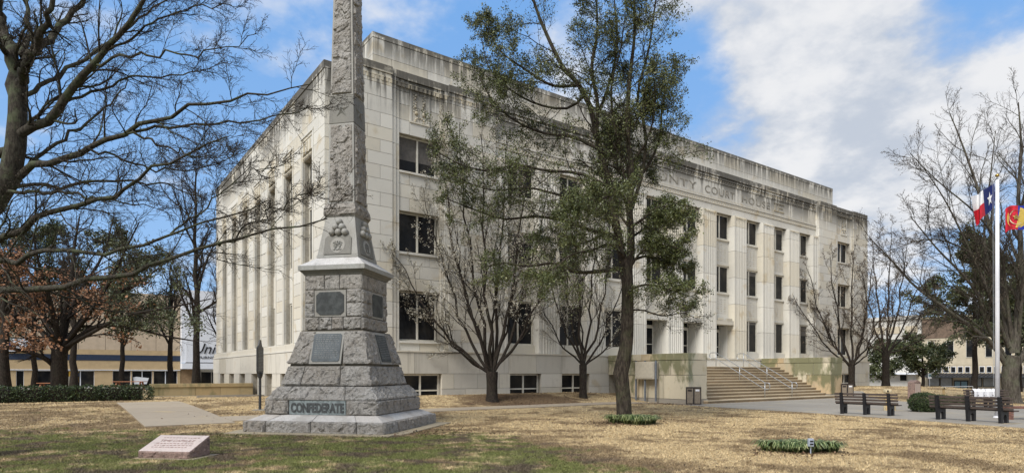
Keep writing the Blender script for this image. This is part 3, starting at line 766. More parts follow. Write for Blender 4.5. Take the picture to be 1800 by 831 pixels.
# two tubular handrails
def rail(px_top, px_bot):
    X1 = fx(px_bot, 22.0); X0 = fx(px_top, 25.6); X = (X0+X1)/2
    t = empty('handrail', (X, 22.0, 0), cat='handrail')
    zt, zb = 2.14, .178
    y0, y1 = 22.0-22.0, 25.55-22.0
    def zl(y): return zb + (y-y0)/(y1-y0)*(zt-zb)
    up, lo = .92, .52
    mb = MB(); pts = [(0, y1+.35, zt+up), (0, y1, zt+up), (0, y0, zb+up)]
    pts += [(0, y0-.12*math.sin(a)-.22+.22*0, zb+(up+lo)/2+(up-lo)/2*math.cos(a)) for a in np.linspace(.3, PI-.3, 7)]
    pts += [(0, y0, zb+lo), (0, y1, zt+lo), (0, y1+.35, zt+lo)]
    pts += [(0, y1+.35+.18*math.sin(a), zt+(up+lo)/2-(up-lo)/2*math.cos(a)) for a in np.linspace(.3, PI-.3, 6)]+[(0, y1+.35, zt+up)]
    mb.tube(pts, .026, 8); mb.obj('rail_tube', M['metal'], t, smooth=True)
    for y in (y0, (y0+y1)/2, y1):
        k = math.floor((y+22.0-21.7)/T_+1e-6)+1
        MB().tube([(0, y, k*R_), (0, y, zl(y)+up)], .024, 8).obj('post', M['metal'], t, smooth=True)
    return t
tag(rail(1261, 1341), 'galvanised stair handrail nearer the trash bin, left of two on the steps', group=None)
tag(rail(1309, 1389), 'galvanised stair handrail farther from the trash bin, right of two on the steps')

# ------------------------------------------------------------ monument
MC = np.array([7.11, 18.49]); MA = math.radians(-47.5)
MON = empty('stone_monument', (MC[0], MC[1], 0), MA, label='tall rock-faced grey granite obelisk monument on a stepped base lettered CONFEDERATE', cat='monument')
def rockpatch(V, Fc, P, nrm, res, amp, margin, seed):
    """P = 4 corner points (numpy); grid displaced along nrm, flat near the edges"""
    A, B, C_, D = P; nu = max(2, int(np.linalg.norm(B-A)/res)); nv = max(2, int(max(np.linalg.norm(D-A), np.linalg.norm(C_-B))/res))
    lu, lv = np.linalg.norm(B-A), np.linalg.norm(D-A); b = len(V)
    for j in range(nv+1):
        for i in range(nu+1):
            u, v = i/nu, j/nv; p = (A*(1-u)+B*u)*(1-v)+(D*(1-u)+C_*u)*v
            e = min(u, 1-u)*lu; f = min(v, 1-v)*lv; k = min(1, e/margin)*min(1, f/margin); k = k**.6 if k > 0 else 0
            q = Vector(p*1.0+seed*7.7)
            q2 = q+mn.noise_vector(q*3.0)*.10
            hh_ = 0
            for fr_, wt in ((3.4, 1.0), (8.5, .42)):
                fp = mn.voronoi(q2*fr_)[1][0]; tv = mn.noise_vector(fp*3.7+Vector((3, 1, 2))*seed)
                hh_ += wt*(tv.x*.75+(q2*fr_-fp).dot(tv)*1.5)
            s = amp*k*(.65+hh_+mn.noise(q*16)*.25)
            V.append(p+nrm*s)
    for j in range(nv):
        for i in range(nu):
            a = b+j*(nu+1)+i; Fc.append((a, a+1, a+nu+2, a+nu+1))
def frust(ua, ub, va, vb, s0, z0, s1, z1, g=.006):
    def c(u, v, s, z, gu, gv): return np.array([u*s+gu, v*s+gv, z])
    bq = [c(ua, va, s0, z0, g, g), c(ub, va, s0, z0, -g, g), c(ub, vb, s0, z0, -g, -g), c(ua, vb, s0, z0, g, -g)]
    tq = [c(ua, va, s1, z1, g, g), c(ub, va, s1, z1, -g, g), c(ub, vb, s1, z1, -g, -g), c(ua, vb, s1, z1, g, -g)]
    return bq, tq
cnt = [0]
def rock_block(name, ua, ub, va, vb, s0, z0, s1, z1, amp, rough=True, mat='gran', res=.04, margin=.035, g=.011):
    cnt[0] += 1
    edge = lambda a: abs(abs(a)-1) < 1e-6
    bq, tq = frust(ua, ub, va, vb, s0, z0, s1, z1, g)
    if edge(va) and va < 0:
        bq[0][1] -= g; bq[1][1] -= g; tq[0][1] -= g; tq[1][1] -= g
    V, Fc = [], []
    sides = [(0, 1, np.array([0, -1, 0]), edge(va) and va < 0), (1, 2, np.array([1, 0, 0]), edge(ub) and ub > 0), (2, 3, np.array([0, 1, 0]), edge(vb) and vb > 0), (3, 0, np.array([-1, 0, 0]), edge(ua) and ua < 0)]
    slope = (s0-s1)/max(z1-z0, .01)
    for a, b_, n_, out in sides:
        P = [bq[a], bq[b_], tq[b_], tq[a]]
        nn = n_+np.array([0, 0, slope]); nn = nn/np.linalg.norm(nn)
        if out and rough: rockpatch(V, Fc, P, nn, res, amp, margin, cnt[0])
        else:
            k = len(V); V += P; Fc.append((k, k+1, k+2, k+3))
    k = len(V); V += tq; Fc.append((k, k+1, k+2, k+3)); k = len(V); V += bq; Fc.append((k+3, k+2, k+1, k))
    me = bpy.data.meshes.new(name); me.from_pydata([tuple(v) for v in V], [], Fc); me.update()
    bm = bmesh.new(); bm.from_mesh(me); bmesh.ops.remove_doubles(bm, verts=bm.verts, dist=.0005); bmesh.ops.recalc_face_normals(bm, faces=bm.faces); bm.to_mesh(me); bm.free()
    return link(name, me, M[mat], MON)
def course(s0, z0, s1, z1, fr, rt, amp=.05, rough=True, mat='gran', t=.55, name='granite_block', res=.036, margin=.03, skip=()):
    """fr: joints along the front (u), rt: joints along the right side (v); corners belong to the front row"""
    fr = [-1]+list(fr)+[1]; rt = list(rt)
    k = 1-t*.8
    for i in range(len(fr)-1):
        if ('f', i) in skip: continue
        rock_block(name, fr[i], fr[i+1], -1, -k, s0, z0, s1, z1, amp, rough, mat, res, margin)
    vs = [-k]+rt+[1]
    for i in range(len(vs)-1):
        if ('r', i) in skip: continue
        rock_block(name, k, 1, vs[i], vs[i+1], s0, z0, s1, z1, amp, rough, mat, res, margin)
    for a, b_ in ((-1, 0), (0, k)): rock_block(name, a, b_, k, 1, s0, z0, s1, z1, amp, rough, mat, .12, margin)
    for a, b_ in ((-k, 0), (0, k)): rock_block(name, -1, -k, a, b_, s0, z0, s1, z1, amp, rough, mat, .12, margin)
core = MB()
def cfr(s0, z0, s1, z1): core.hexa([(-s0, -s0, z0), (s0, -s0, z0), (s0, s0, z0), (-s0, s0, z0)], [(-s1, -s1, z1), (s1, -s1, z1), (s1, s1, z1), (-s1, s1, z1)])
# footing slab
for (a, b_, c_, d_) in ((-2.42, 0, -2.55, -2.0), (0, 2.42, -2.55, -2.0), (2.02, 2.62, -1.98, 2.3), (-2.6, -2.0, -1.98, 2.3)):
    MB().box(a+.006, b_-.006, c_, d_, -.1, .035).obj('footing_slab', M['slab'], MON)
# base step
course(2.13, 0, 2.11, .35, [-.67, -.02, .62], [-.15, .2, .62], .05)
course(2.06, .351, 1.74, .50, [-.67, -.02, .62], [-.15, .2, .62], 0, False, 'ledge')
cfr(2.02, 0, 1.70, .49)
# name course
course(1.71, .51, 1.71, .91, [-.56, .47], [0], .055, skip=(('f', 1),), t=.5)
cfr(1.62, .4, 1.62, .93)
rock_block('name_panel', -.56, .47, -1, -.6, 1.70, .51, 1.70, .91, 0, False, 'panelg')
o = text('lettering', 'CONFEDERATE', .315, M['lettering'], MON, (-.56*1.7+.06, -1.7, .585), (PI/2, 0, 0), .018, off=.012)
wv = max(v.co.x for v in o.data.vertices); o.scale = (((.47+.56)*1.7-.12)/wv, 1.12, 1)
# sloping course
course(1.72, .925, 1.42, 1.30, [-.66, .45], [.05], .05, t=.5); cfr(1.62, .9, 1.35, 1.31)
course(1.40, 1.33, 1.25, 1.88, [-.56, .33], [.45], .05, t=.5); cfr(1.33, 1.3, 1.2, 1.9)
# battered block with plaques
course(1.27, 1.95, 1.01, 2.90, [-.46, .38], [-.30, .38], .045, t=.5, skip=(('f', 1), ('r', 1))); cfr(1.22, 1.85, .98, 2.93)
def plaque(side, u0, u1, s0, z0, s1, z1, mat, ins=.0, clip=.09, lines=9, name='plaque'):
    def P(u, t, off):
        s = s0+(s1-s0)*t; z = z0+(z1-z0)*t; x = (u0+(u1-u0)*u)*(s0 if False else 1)
        return (x, -(s+off), z) if side == 'f' else ((s+off), x, z)
    fr = MB()
    def slab(pts, o0, o1, mb):
        n = len(pts)
        mb.poly([P(u, t, o0) for u, t in pts]+[P(u, t, o1) for u, t in pts], [tuple(range(n))[::-1], tuple(range(n, 2*n))]+[(i, (i+1) % n, n+(i+1) % n, n+i) for i in range(n)])
    slab([(0, 0), (1, 0), (1, 1), (0, 1)], -.12, .012, fr)
    fo = fr.obj('plaque_surround', M['gran2'], MON)
    c = clip; mb = MB()
    slab([(.06+c, .07), (.94-c, .07), (.94, .07+c), (.94, .93-c), (.94-c, .93), (.06+c, .93), (.06, .93-c), (.06, .07+c)], .010, .03, mb)
    pl_ = mb.obj(name, M[mat], fo)
    mb = MB(); rr = random.Random(5)
    for i in range(lines):
        t = .86-i*.74/lines; u = .13
        while u < .85:
            L = rr.uniform(.03, .1); slab([(u, t), (min(u+L, .88), t), (min(u+L, .88), t+.022), (u, t+.022)], .03, .034, mb); u += L+.03
    if lines: mb.obj('raised_lettering', M['relief'], pl_)['kind'] = 'stuff'
plaque('f', -.46*1.27+.01, .38*1.27-.06, 1.27, 1.95, 1.01, 2.90, 'bronzeblue', lines=13, clip=.05)
plaque('r', -.30*1.2, .38*1.2, 1.27, 1.95, 1.01, 2.90, 'bronze', lines=13, clip=.02)
# die
course(.91, 2.97, .91, 3.32, [-.5, -.05, .35], [0, .5], .05, t=.5)
course(.91, 3.33, .91, 3.73, [-.66, .46], [-.22, .62], .05, t=.5, skip=(('f', 1), ('r', 1)))
course(.91, 3.74, .91, 4.13, [-.66, .46], [-.22, .62], .05, t=.5, skip=(('f', 1), ('r', 1)))
course(.91, 4.14, .91, 4.56, [-.3, .22], [.1], .03, t=.5); cfr(.86, 2.9, .86, 4.6)
plaque('f', -.66*.91+.01, .46*.91-.01, .91, 3.34, .91, 4.12, 'bronze', lines=0, clip=.12)
plaque('r', -.30*.91, .62*.91, .91, 3.34, .91, 4.12, 'bronze', lines=0, clip=.06)
# cap mouldings
mb = MB()
def ring(s0, z0, s1, z1, mat, name, m2=None):
    m_ = MB(); m_.hexa([(-s0, -s0, z0), (s0, -s0, z0), (s0, s0, z0), (-s0, s0, z0)], [(-s1, -s1, z1), (s1, -s1, z1), (s1, s1, z1), (-s1, s1, z1)]); return m_.obj(name, M[mat], MON, bev=.006)
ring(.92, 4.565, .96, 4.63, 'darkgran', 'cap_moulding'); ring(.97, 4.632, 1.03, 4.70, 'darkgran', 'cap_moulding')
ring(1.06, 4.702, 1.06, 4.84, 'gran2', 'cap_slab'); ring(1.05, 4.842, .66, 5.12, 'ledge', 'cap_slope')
# cannonball block
ring(.67, 5.122, .67, 5.20, 'gran2', 'block_base'); cb = ring(.655, 5.202, .47, 6.38, 'gran2', 'cannonball_block')
def onface(side, u, t, off):           # point on the battered faces of that block
    s = .655+(.47-.655)*t + off; z = 5.2+1.18*t
    return (u, -s, z) if side == 'f' else (s, u, z)
for side in 'fr':
    mb = MB(); pts = [(-.44, .02), (.44, .02), (.42, .44), (.34, .50), (-.34, .50), (-.42, .44)]
    n = 6; mb.poly([onface(side, u, t, -.05) for u, t in pts]+[onface(side, u, t, .03) for u, t in pts], [tuple(range(n))[::-1], tuple(range(n, 2*n))]+[(i, (i+1) % n, n+(i+1) % n, n+i) for i in range(n)])
    sh = mb.obj('shield', M['darkgran'], cb)
    mb = MB(); n = 20; cs = [(.235*math.cos(2*PI*i/n), .25+.195*math.sin(2*PI*i/n)) for i in range(n)]
    mb.poly([onface(side, u, t, .0) for u, t in cs]+[onface(side, u, t, .036) for u, t in cs], [tuple(range(n))[::-1], tuple(range(n, 2*n))]+[(i, (i+1) % n, n+(i+1) % n, n+i) for i in range(n)])
    mb.obj('medallion', M['gran2'], cb)
    mb = MB()                           # interlaced initials
    for crv in ([(.09*math.sin(a)*1.1, .25+.125*math.cos(a)) for a in np.linspace(.6, 2*PI-.6, 14)],
                [(-.13+.26*k/9, .25+.05*math.sin(k*PI*2/9*1.0)*-1.6) for k in range(10)],
                [(-.14, .14), (-.09, .12), (0, .36), (.09, .12), (.14, .14)], [(-.15, .30), (-.10, .33), (-.07, .28), (.07, .28), (.10, .33), (.15, .30)]):
        mb.tube([onface(side, u, t, .04) for u, t in crv], .016, 6)
    mb.obj('monogram', M['darkgran'], cb)
    for (u, t) in ((-.21, .585), (0, .585), (.21, .585), (-.105, .72), (.105, .72), (0, .855)):
        c_ = onface(side, u, t, .05); MB().sphere(c_, .105, 14).obj('cannonball', M['gran2'], cb, smooth=True)
ring(.48, 6.382, .50, 6.42, 'gran2', 'band_bed'); 
for (a, b_) in ((-1, 0), (0, 1)): pass
rock_block('rock_band', -1, 1, -1, 1, .51, 6.425, .53, 6.60, .035, True, 'gran', .03, .02); rock_block('rock_band', -1, 1, -1, 1, .53, 6.601, .47, 6.78, .03, True, 'gran', .03, .02)
# shaft
def shaft(z0, z1, s0, s1):
    ring(s0, z0, s1, z1, 'gran2', 'shaft_section')
    for side in range(4):
        V, Fc = [], []; m_ = .05
        a0, a1 = s0-m_, s1-m_
        q = [(-a0, -s0, z0+.05), (a0, -s0, z0+.05), (a1, -s1, z1-.05), (-a1, -s1, z1-.05)]
        rot = lambda p: (p[0]*math.cos(side*PI/2)-p[1]*math.sin(side*PI/2), p[0]*math.sin(side*PI/2)+p[1]*math.cos(side*PI/2), p[2])
        P = [np.array(rot(p)) for p in q]; n_ = np.array(rot((0, -1, 0)))
        P = [p+n_*.002 for p in P]; cnt[0] += 1
        rockpatch(V, Fc, P, n_, .028 if side < 2 else .08, .055, .025, cnt[0])
        me = bpy.data.meshes.new('rock_face'); me.from_pydata([tuple(v) for v in V], [], Fc); me.update()
        link('rock_face', me, M['gran'], MON)
shaft(6.79, 9.22, .44, .395)
ring(.405, 9.225, .385, 10.05, 'darkgran', 'star_block')
for side in 'fr':
    mb = MB(); pts = []
    for i in range(10):
        r_ = .27 if i % 2 == 0 else .105; a = PI/2+i*PI/5; pts.append((r_*math.cos(a), 9.64+r_*math.sin(a)))
    def Q(u, z, o_):
        s = .405-.02*(z-9.225)/.825+o_; return (u, -s, z) if side == 'f' else (s, u, z)
    V = [Q(u, z, .004) for u, z in pts]+[Q(0, 9.64, .05)]
    mb.poly(V, [(i, (i+1) % 10, 10) for i in range(10)]); mb.obj('star', M['darkgran'], MON)
shaft(10.06, 13.4, .375, .305)
ring(.305, 13.41, .05, 14.0, 'gran2', 'shaft_cap')
cfr(.9, 4.5, .4, 5)
core.obj('core', M['mjoint'], MON)

# ------------------------------------------------------------ trees
class Tree:
    def __init__(s): s.t = {}; s.tw = []
    def add(s, kind, pts, rad, sides): s.t.setdefault(kind, []).append((pts, rad, sides))
def resample(p, k):
    p = np.asarray(p, float); n = len(p)
    q = np.vstack([2*p[0]-p[1], p, 2*p[-1]-p[-2]])
    L = np.concatenate([[0], np.cumsum(np.linalg.norm(np.diff(p, axis=0), axis=1))]); L /= L[-1]
    out = []
    for t in np.linspace(0, 1, k):
        i = min(max(np.searchsorted(L, t, 'right')-1, 0), n-2); f = (t-L[i])/max(L[i+1]-L[i], 1e-9)
        a, b_, c_, d_ = q[i], q[i+1], q[i+2], q[i+3]
        out.append(.5*((2*b_)+(-a+c_)*f+(2*a-5*b_+4*c_-d_)*f*f+(-a+3*b_-3*c_+d_)*f**3))
    return np.array(out)
def kids(par, R, c, t0, t1, ang, lenf, n, wig, up, rk, lmin=.1, lmax=9, rmin=.004, tip=.35, bias=None, angj=.25):
    m_, k, _ = par.shape
    t = t0+(t1-t0)*(np.arange(c)[None]+rng.random((m_, c)))/c
    f = t*(k-1); i = np.minimum(f.astype(int), k-2); f = f-i; mi = np.arange(m_)[:, None]
    a, b_ = par[mi, i], par[mi, i+1]; pos = (a+(b_-a)*f[..., None]).reshape(-1, 3)
    tan = (b_-a).reshape(-1, 3); tan /= np.linalg.norm(tan, axis=1, keepdims=True)+1e-9
    r0 = (R[mi, i]*(1-f)+R[mi, i+1]*f).reshape(-1)
    PL = np.linalg.norm(np.diff(par, axis=1), axis=2).sum(1); PL = np.repeat(PL, c)
    rv = rng.normal(size=tan.shape)
    if bias is not None: rv += np.array(bias)
    pr = rv-tan*(rv*tan).sum(1, keepdims=True); pr /= np.linalg.norm(pr, axis=1, keepdims=True)+1e-9
    an = ang*(1+angj*rng.normal(size=len(tan)))
    d = tan*np.cos(an)[:, None]+pr*np.sin(an)[:, None]
    tt = t.reshape(-1)
    L = np.clip(PL*lenf*(1.15-.75*tt)*(.65+.7*rng.random(len(tt))), lmin, lmax)
    pts = [pos]; st = (L/(n-1))[:, None]
    for j in range(n-1):
        d = d+rng.normal(size=d.shape)*wig+np.array([0, 0, up]); d /= np.linalg.norm(d, axis=1, keepdims=True)
        pts.append(pts[-1]+d*st)
    pts = np.stack(pts, 1)
    rs = np.clip(r0*rk, rmin, None); rs = np.minimum(rs, np.maximum(r0*.95, rmin))
    rad = rs[:, None]*(1-(1-tip)*np.linspace(0, 1, n))[None]
    return pts, rad
def tubes(lst, mat, name):
    Vs, Fs, off = [], [], 0
    for pts, rad, k in lst:
        if pts.ndim == 2: pts = pts[None]; rad = np.asarray(rad)[None]
        m_, n, _ = pts.shape
        if m_ == 0: continue
        tan = np.gradient(pts, axis=1); tan /= np.linalg.norm(tan, axis=2, keepdims=True)+1e-9
        mt = tan.mean(1); ref = np.where(np.abs(mt[:, 2:3]) < .75, np.array([[0, 0, 1.]]), np.array([[1., .2, 0]]))[:, None]
        a = np.cross(tan, ref); a /= np.linalg.norm(a, axis=2, keepdims=True)+1e-9; b_ = np.cross(tan, a)
        th = 2*PI*np.arange(k)/k
        V = pts[:, :, None]+rad[:, :, None, None]*(a[:, :, None]*np.cos(th)[:, None]+b_[:, :, None]*np.sin(th)[:, None])
        Vs.append(V.reshape(-1, 3)); base = np.arange(m_)[:, None, None]*n*k+np.arange(n-1)[None, :, None]*k
        j = np.arange(k)[None, None]; j2 = (j+1) % k
        Fc = np.stack([base+j, base+j2, base+k+j2, base+k+j], -1).reshape(-1, 4)+off
        Fs.append(Fc); off += m_*n*k
    return npmesh(name, np.concatenate(Vs), np.concatenate(Fs), mat, smooth=True)
def leaves(tw, n, size, spread=.05, t0=.1, asp=.5, drop=0., keep=None):
    m_, k, _ = tw.shape
    t = t0+(1-t0)*rng.random((m_, n)); f = t*(k-1); i = np.minimum(f.astype(int), k-2); f = f-i; mi = np.arange(m_)[:, None]
    p = (tw[mi, i]+(tw[mi, i+1]-tw[mi, i])*f[..., None]).reshape(-1, 3)
    if keep is not None: p = p[keep(p)]
    p = p+rng.normal(size=p.shape)*spread
    a = rng.normal(size=p.shape); a[:, 2] -= drop; a /= np.linalg.norm(a, axis=1, keepdims=True)
    b_ = np.cross(a, rng.normal(size=p.shape)); b_ /= np.linalg.norm(b_, axis=1, keepdims=True)
    s = size*(.6+.8*rng.random(len(p)))[:, None]
    V = np.stack([p, p+a*s*.5+b_*s*asp*.5, p+a*s, p+a*s*.5-b_*s*asp*.5], 1)
    cl = .5+.5*np.sin(p[:, 0]*2.1+np.sin(p[:, 1]*1.7)*2)*np.sin(p[:, 2]*2.3+p[:, 1])
    r = np.clip(rng.random(len(p))*.7+.3*cl, 0, 1)
    return V.reshape(-1, 3), np.arange(len(p)*4).reshape(-1, 4), np.repeat(r, 4)
def leafobj(name, parts, mat, parent):
    V = np.concatenate([p[0] for p in parts]); off = np.cumsum([0]+[len(p[0]) for p in parts[:-1]])
    Fc = np.concatenate([p[1]+o for p, o in zip(parts, off)]); r = np.concatenate([p[2] for p in parts])
    return link(name, npmesh(name, V, Fc, M[mat], r), None, parent)
def limb_from_px(L, w0, w1, k=14, jit=.0):
    """L: (px, py, depth)... measured limbs; widths in photo pixels"""
    p = resample([pt(*q) for q in L], k)
    d = np.array([depth(x) for x in p]); r = np.linspace(w0, w1, k)*.5*d/F
    if jit: p[1:-1] += rng.normal(size=(k-2, 3))*jit
    return p, r
def build_tree(name, base, label, group, limbs, levels, barkm, twigm, cat='tree', leafs=(), trunkname='trunk', split=1, lsides=9):
    root = empty(name, tuple(base), label=label, cat=cat, group=group)
    off = np.array(base, float)
    big = []; cur = []
    for p, r in limbs: big.append((p-off, r, lsides))
    P = np.stack([resample(p, 18) for p, r in limbs]); R = np.stack([np.interp(np.linspace(0, 1, 18), np.linspace(0, 1, len(r)), r) for p, r in limbs])
    tw = []; par, pr = P[levels[0].get('skip', 0):], R[levels[0].get('skip', 0):]
    allv = []
    for li, lv in enumerate(levels):
        kw = {a: b_ for a, b_ in lv.items() if a not in ('skip', 'sides')}
        q, r = kids(par, pr, **kw); allv.append((q, r, lv['sides'])); par, pr = q, r
    for li, (q, r, s_) in enumerate(allv):
        (big if li < split else tw).append((q-off, r, s_))
    link(trunkname, tubes(big, M[barkm], trunkname), None, root)
    if tw: link('twigs', tubes(tw, M[twigm], 'twigs'), None, root)
    for (nm, mat, li, n, size, kw) in leafs:
        V, Fc, a = leaves(allv[li][0]-off, n, size, **kw)
        link(nm, npmesh(nm, V, Fc, M[mat], a), None, root)
    return root, allv

# live oak in front of the entrance
D = 21.7; B = gp(1098, 742)
def L_(d0, *q): return [(a, b_, D+d0*i/(len(q)-1)) for i, (a, b_) in enumerate(q)]
oak = [limb_from_px(L_(0, (1097, 745), (1097, 715), (1094, 680), (1091, 655), (1098, 625), (1102, 590), (1103, 545), (1103, 500), (1101, 455)), 27, 19)]
oak[0][1][0] *= 1.12; oak[0][1][4:6] *= 1.08
oak += [limb_from_px(l, a*.8, b_*.7) for l, a, b_ in [
 (L_(.5, (1101, 500), (1092, 440), (1080, 380), (1070, 320), (1052, 255), (1042, 200), (1022, 155), (990, 120), (965, 70), (940, 10), (925, -50)), 20, 5),
 (L_(-.5, (1102, 490), (1110, 430), (1106, 370), (1110, 300), (1102, 220), (1108, 130), (1116, 50), (1112, -50)), 18, 4),
 (L_(-1, (1048, 240), (1050, 180), (1040, 120), (1050, 50), (1045, -40)), 10, 3),
 (L_(.8, (1106, 380), (1130, 300), (1135, 230), (1120, 170), (1140, 90), (1150, 20), (1160, -50)), 9, 3),
 (L_(-1.2, (1100, 470), (1060, 476), (1015, 478), (975, 462), (930, 468), (885, 462), (850, 470)), 10, 3),
 (L_(1.2, (1088, 415), (1040, 405), (990, 388), (940, 380), (885, 385), (825, 365), (775, 345)), 9, 2.5),
 (L_(-.6, (1072, 330), (1020, 305), (960, 300), (910, 290), (850, 300), (790, 280), (755, 255)), 8, 2.5),
 (L_(1.0, (1058, 265), (1005, 240), (960, 235), (910, 215), (868, 180), (840, 130)), 8, 2.5),
 (L_(-1.0, (1020, 150), (970, 150), (920, 120), (880, 90), (850, 40)), 7, 2.2),
 (L_(-.8, (1107, 400), (1130, 385), (1155, 365), (1180, 365), (1200, 375)), 7, 2),
 (L_(1.1, (1104, 460), (1140, 450), (1170, 465), (1195, 460)), 7, 2),
 (L_(-.8, (1104, 510), (1135, 500), (1165, 505), (1210, 520)), 6, 2),
 (L_(1.0, (1108, 330), (1140, 290), (1160, 240), (1165, 180), (1185, 110)), 7, 2),
  (L_(.8, (1104, 545), (1130, 545), (1165, 555), (1200, 550), (1225, 560)), 4, 1.5), (L_(-.8, (1102, 480), (1130, 440), (1170, 430), (1200, 440)), 6, 2), (L_(1.8, (1106, 420), (1140, 400), (1165, 410), (1180, 390)), 6, 2),
 (L_(2.6, (1096, 440), (1070, 410), (1045, 420), (1010, 430), (960, 425)), 7, 2),
 (L_(-2.6, (1104, 460), (1075, 430), (1040, 440), (1000, 450), (950, 500)), 7, 2),
 (L_(2.8, (1106, 350), (1120, 300), (1090, 260), (1070, 230)), 7, 2),
 (L_(-2.8, (1106, 360), (1080, 330), (1060, 350), (1000, 350)), 7, 2),
 (L_(.6, (1045, 215), (1070, 150), (1085, 80), (1080, 0), (1085, -60)), 7, 2), (L_(-.9, (1105, 300), (1080, 220), (1075, 150), (1090, 90), (1100, 20)), 7, 2), (L_(.9, (1106, 330), (1085, 290), (1095, 240), (1120, 200)), 6, 2), (L_(-.9, (1108, 290), (1135, 250), (1150, 200), (1150, 140)), 6, 2), (L_(1.3, (1106, 400), (1075, 350), (1100, 310), (1140, 300)), 6, 2), (L_(-1.3, (1090, 420), (1060, 370), (1030, 350), (990, 360)), 6, 2), (L_(-.4, (1074, 340), (1000, 345), (930, 330), (870, 335), (820, 320), (785, 300)), 7, 2),
 (L_(.6, (1030, 165), (1000, 190), (950, 185), (900, 160), (860, 120), (845, 60)), 6, 2)]]
build_tree('live_oak', B, 'leafy live oak with one tall straight trunk standing in the lawn before the courthouse', None, oak,
 [dict(skip=1, c=13, t0=.18, t1=1, ang=.8, lenf=.40, n=7, wig=.18, up=.03, rk=.36, lmin=.6, lmax=2.3, rmin=.009, sides=4),
  dict(c=10, t0=.1, t1=1, ang=.8, lenf=.46, n=5, wig=.22, up=.02, rk=.5, lmin=.3, lmax=1.0, rmin=.005, sides=3),
  dict(c=7, t0=.1, t1=1, ang=.85, lenf=.55, n=2, wig=.25, up=.0, rk=.6, lmin=.14, lmax=.42, rmin=.0035, sides=3)],
 'oakbark', 'twig', leafs=[('foliage', 'oakleaf', 2, 7, .066, dict(spread=.05, asp=.5, t0=.0, keep=lambda p: (rng.random(len(p)) > sm(490, 570, 656-(p[:, 2]+B[2]-EYE)*F/((p[:, 0]+B[0])*FW[0]+(p[:, 1]+B[1])*FW[1]))*.93)))], split=1, lsides=12)

# bare pear trees in blossom
def vase(px_base, d, z0, label, group, stems, h_top, spread_px, blossoms, trunk_w, barkm='darkbark', fork=600, seedc=0, n2=9, n3=5, bs=.05, lean=0, forkz=1.2, bl='blossom'):
    b0 = pt(px_base, 656, d); b0[2] = gzf(b0[0], b0[1]) - .05
    s = d/F; fz = b0[2]+forkz
    limbs = [(resample([b0, b0+[0, 0, forkz*.5], [b0[0]+lean*.05, b0[1], fz]], 8), np.array([1.25, 1.02, .96, .94, .93, .95, 1.0, 1.0])*trunk_w*s*.31)]
    for (dx, dy, hh, dd, w_) in stems:  # tip offset right/left in px, tip height in photo y, depth shift
        q = pt(px_base+dx, hh, d+dd); start = np.array([b0[0], b0[1], fz-.25+.2*rng.random()])
        a = start+(q-start)*np.array([.40, .40, .26]); m2 = start+(q-start)*np.array([.72, .72, .6])
        limbs.append((resample([start, a*.75+start*.25, a, m2, q], 12)+np.concatenate([[np.zeros(3)], rng.normal(size=(11, 3))*.07]), (w_*.62*np.linspace(1, .12, 12)**1.0+.35)*s*.5))
    return build_tree('pear_tree', b0, label, group, limbs,
      [dict(skip=1, c=n2+3, t0=.22, t1=1, ang=.55, lenf=.34, n=6, wig=.12, up=.06, rk=.42, lmin=.5, lmax=2.0, rmin=.008, sides=5),
       dict(c=8, t0=.15, t1=1, ang=.55, lenf=.42, n=5, wig=.14, up=.05, rk=.5, lmin=.25, lmax=1.0, rmin=.006, sides=3),
       dict(c=n3, t0=.15, t1=1, ang=.65, lenf=.45, n=3, wig=.2, up=.04, rk=.6, lmin=.1, lmax=.4, rmin=.004, sides=3)],
      barkm, 'ptwig', leafs=[('blossom', bl, 2, blossoms, bs, dict(spread=.025, asp=.9, t0=.3))], split=1)
vase(865, 30.9, .4, 'large bare pear tree in white blossom, nearest the obelisk against the courthouse', 'pear trees by the courthouse',
  [(-165, 0, 455, -.5, 9), (-120, 0, 330, .5, 9), (-95, 0, 250, 0, 11), (-60, 0, 215, .9, 10), (-20, 0, 235, -.9, 11), (25, 0, 240, .7, 10), (65, 0, 260, -.3, 11), (100, 0, 320, .5, 9), (125, 0, 400, -.6, 9), (-140, 0, 520, .8, 8), (60, 0, 380, 1.5, 7), (-70, 0, 390, -1.6, 7), (10, 0, 330, 1.5, 7)], 0, 0, 3, 34, forkz=1.5, bs=.055, n2=11, n3=7)
vase(1025, 34.6, .4, 'slender bare pear tree in blossom between the large pear and the live oak', 'pear trees by the courthouse',
  [(-75, 0, 430, -.5, 6), (-50, 0, 360, .5, 7), (-15, 0, 330, 0, 8), (25, 0, 350, .6, 7), (60, 0, 390, -.5, 7), (85, 0, 450, .4, 6), (-90, 0, 500, .5, 5), (100, 0, 520, -.3, 5), (0, 0, 420, 1.3, 5)], 0, 0, 3, 22, forkz=1.9, bs=.05, n2=10, n3=6)
vase(1497, 52, .4, 'bare budding pear tree in front of the far corner of the courthouse', 'pear trees by the courthouse',
  [(-100, 0, 520, -.5, 5), (-80, 0, 470, .5, 6), (-40, 0, 450, 0, 6), (0, 0, 440, .5, 6), (40, 0, 450, -.5, 6), (70, 0, 500, .3, 5), (-60, 0, 540, 1, 5), (30, 0, 520, -1, 5), (60, 0, 560, 1, 4)], 0, 0, 3, 18, forkz=1.8, bs=.06, bl='budleaf')
vase(1557, 56, .3, 'bare pear tree with dark trunk standing past the far corner of the courthouse', 'pear trees by the courthouse',
  [(-45, 0, 470, -.5, 5), (-25, 0, 420, .5, 6), (10, 0, 400, 0, 6), (40, 0, 415, .5, 6), (70, 0, 450, -.5, 5), (85, 0, 510, .3, 5), (20, 0, 480, 1, 4), (-70, 0, 560, .4, 4), (100, 0, 570, -.5, 4)], 0, 0, 3, 20, forkz=3.0, bs=.06, bl='budleaf')

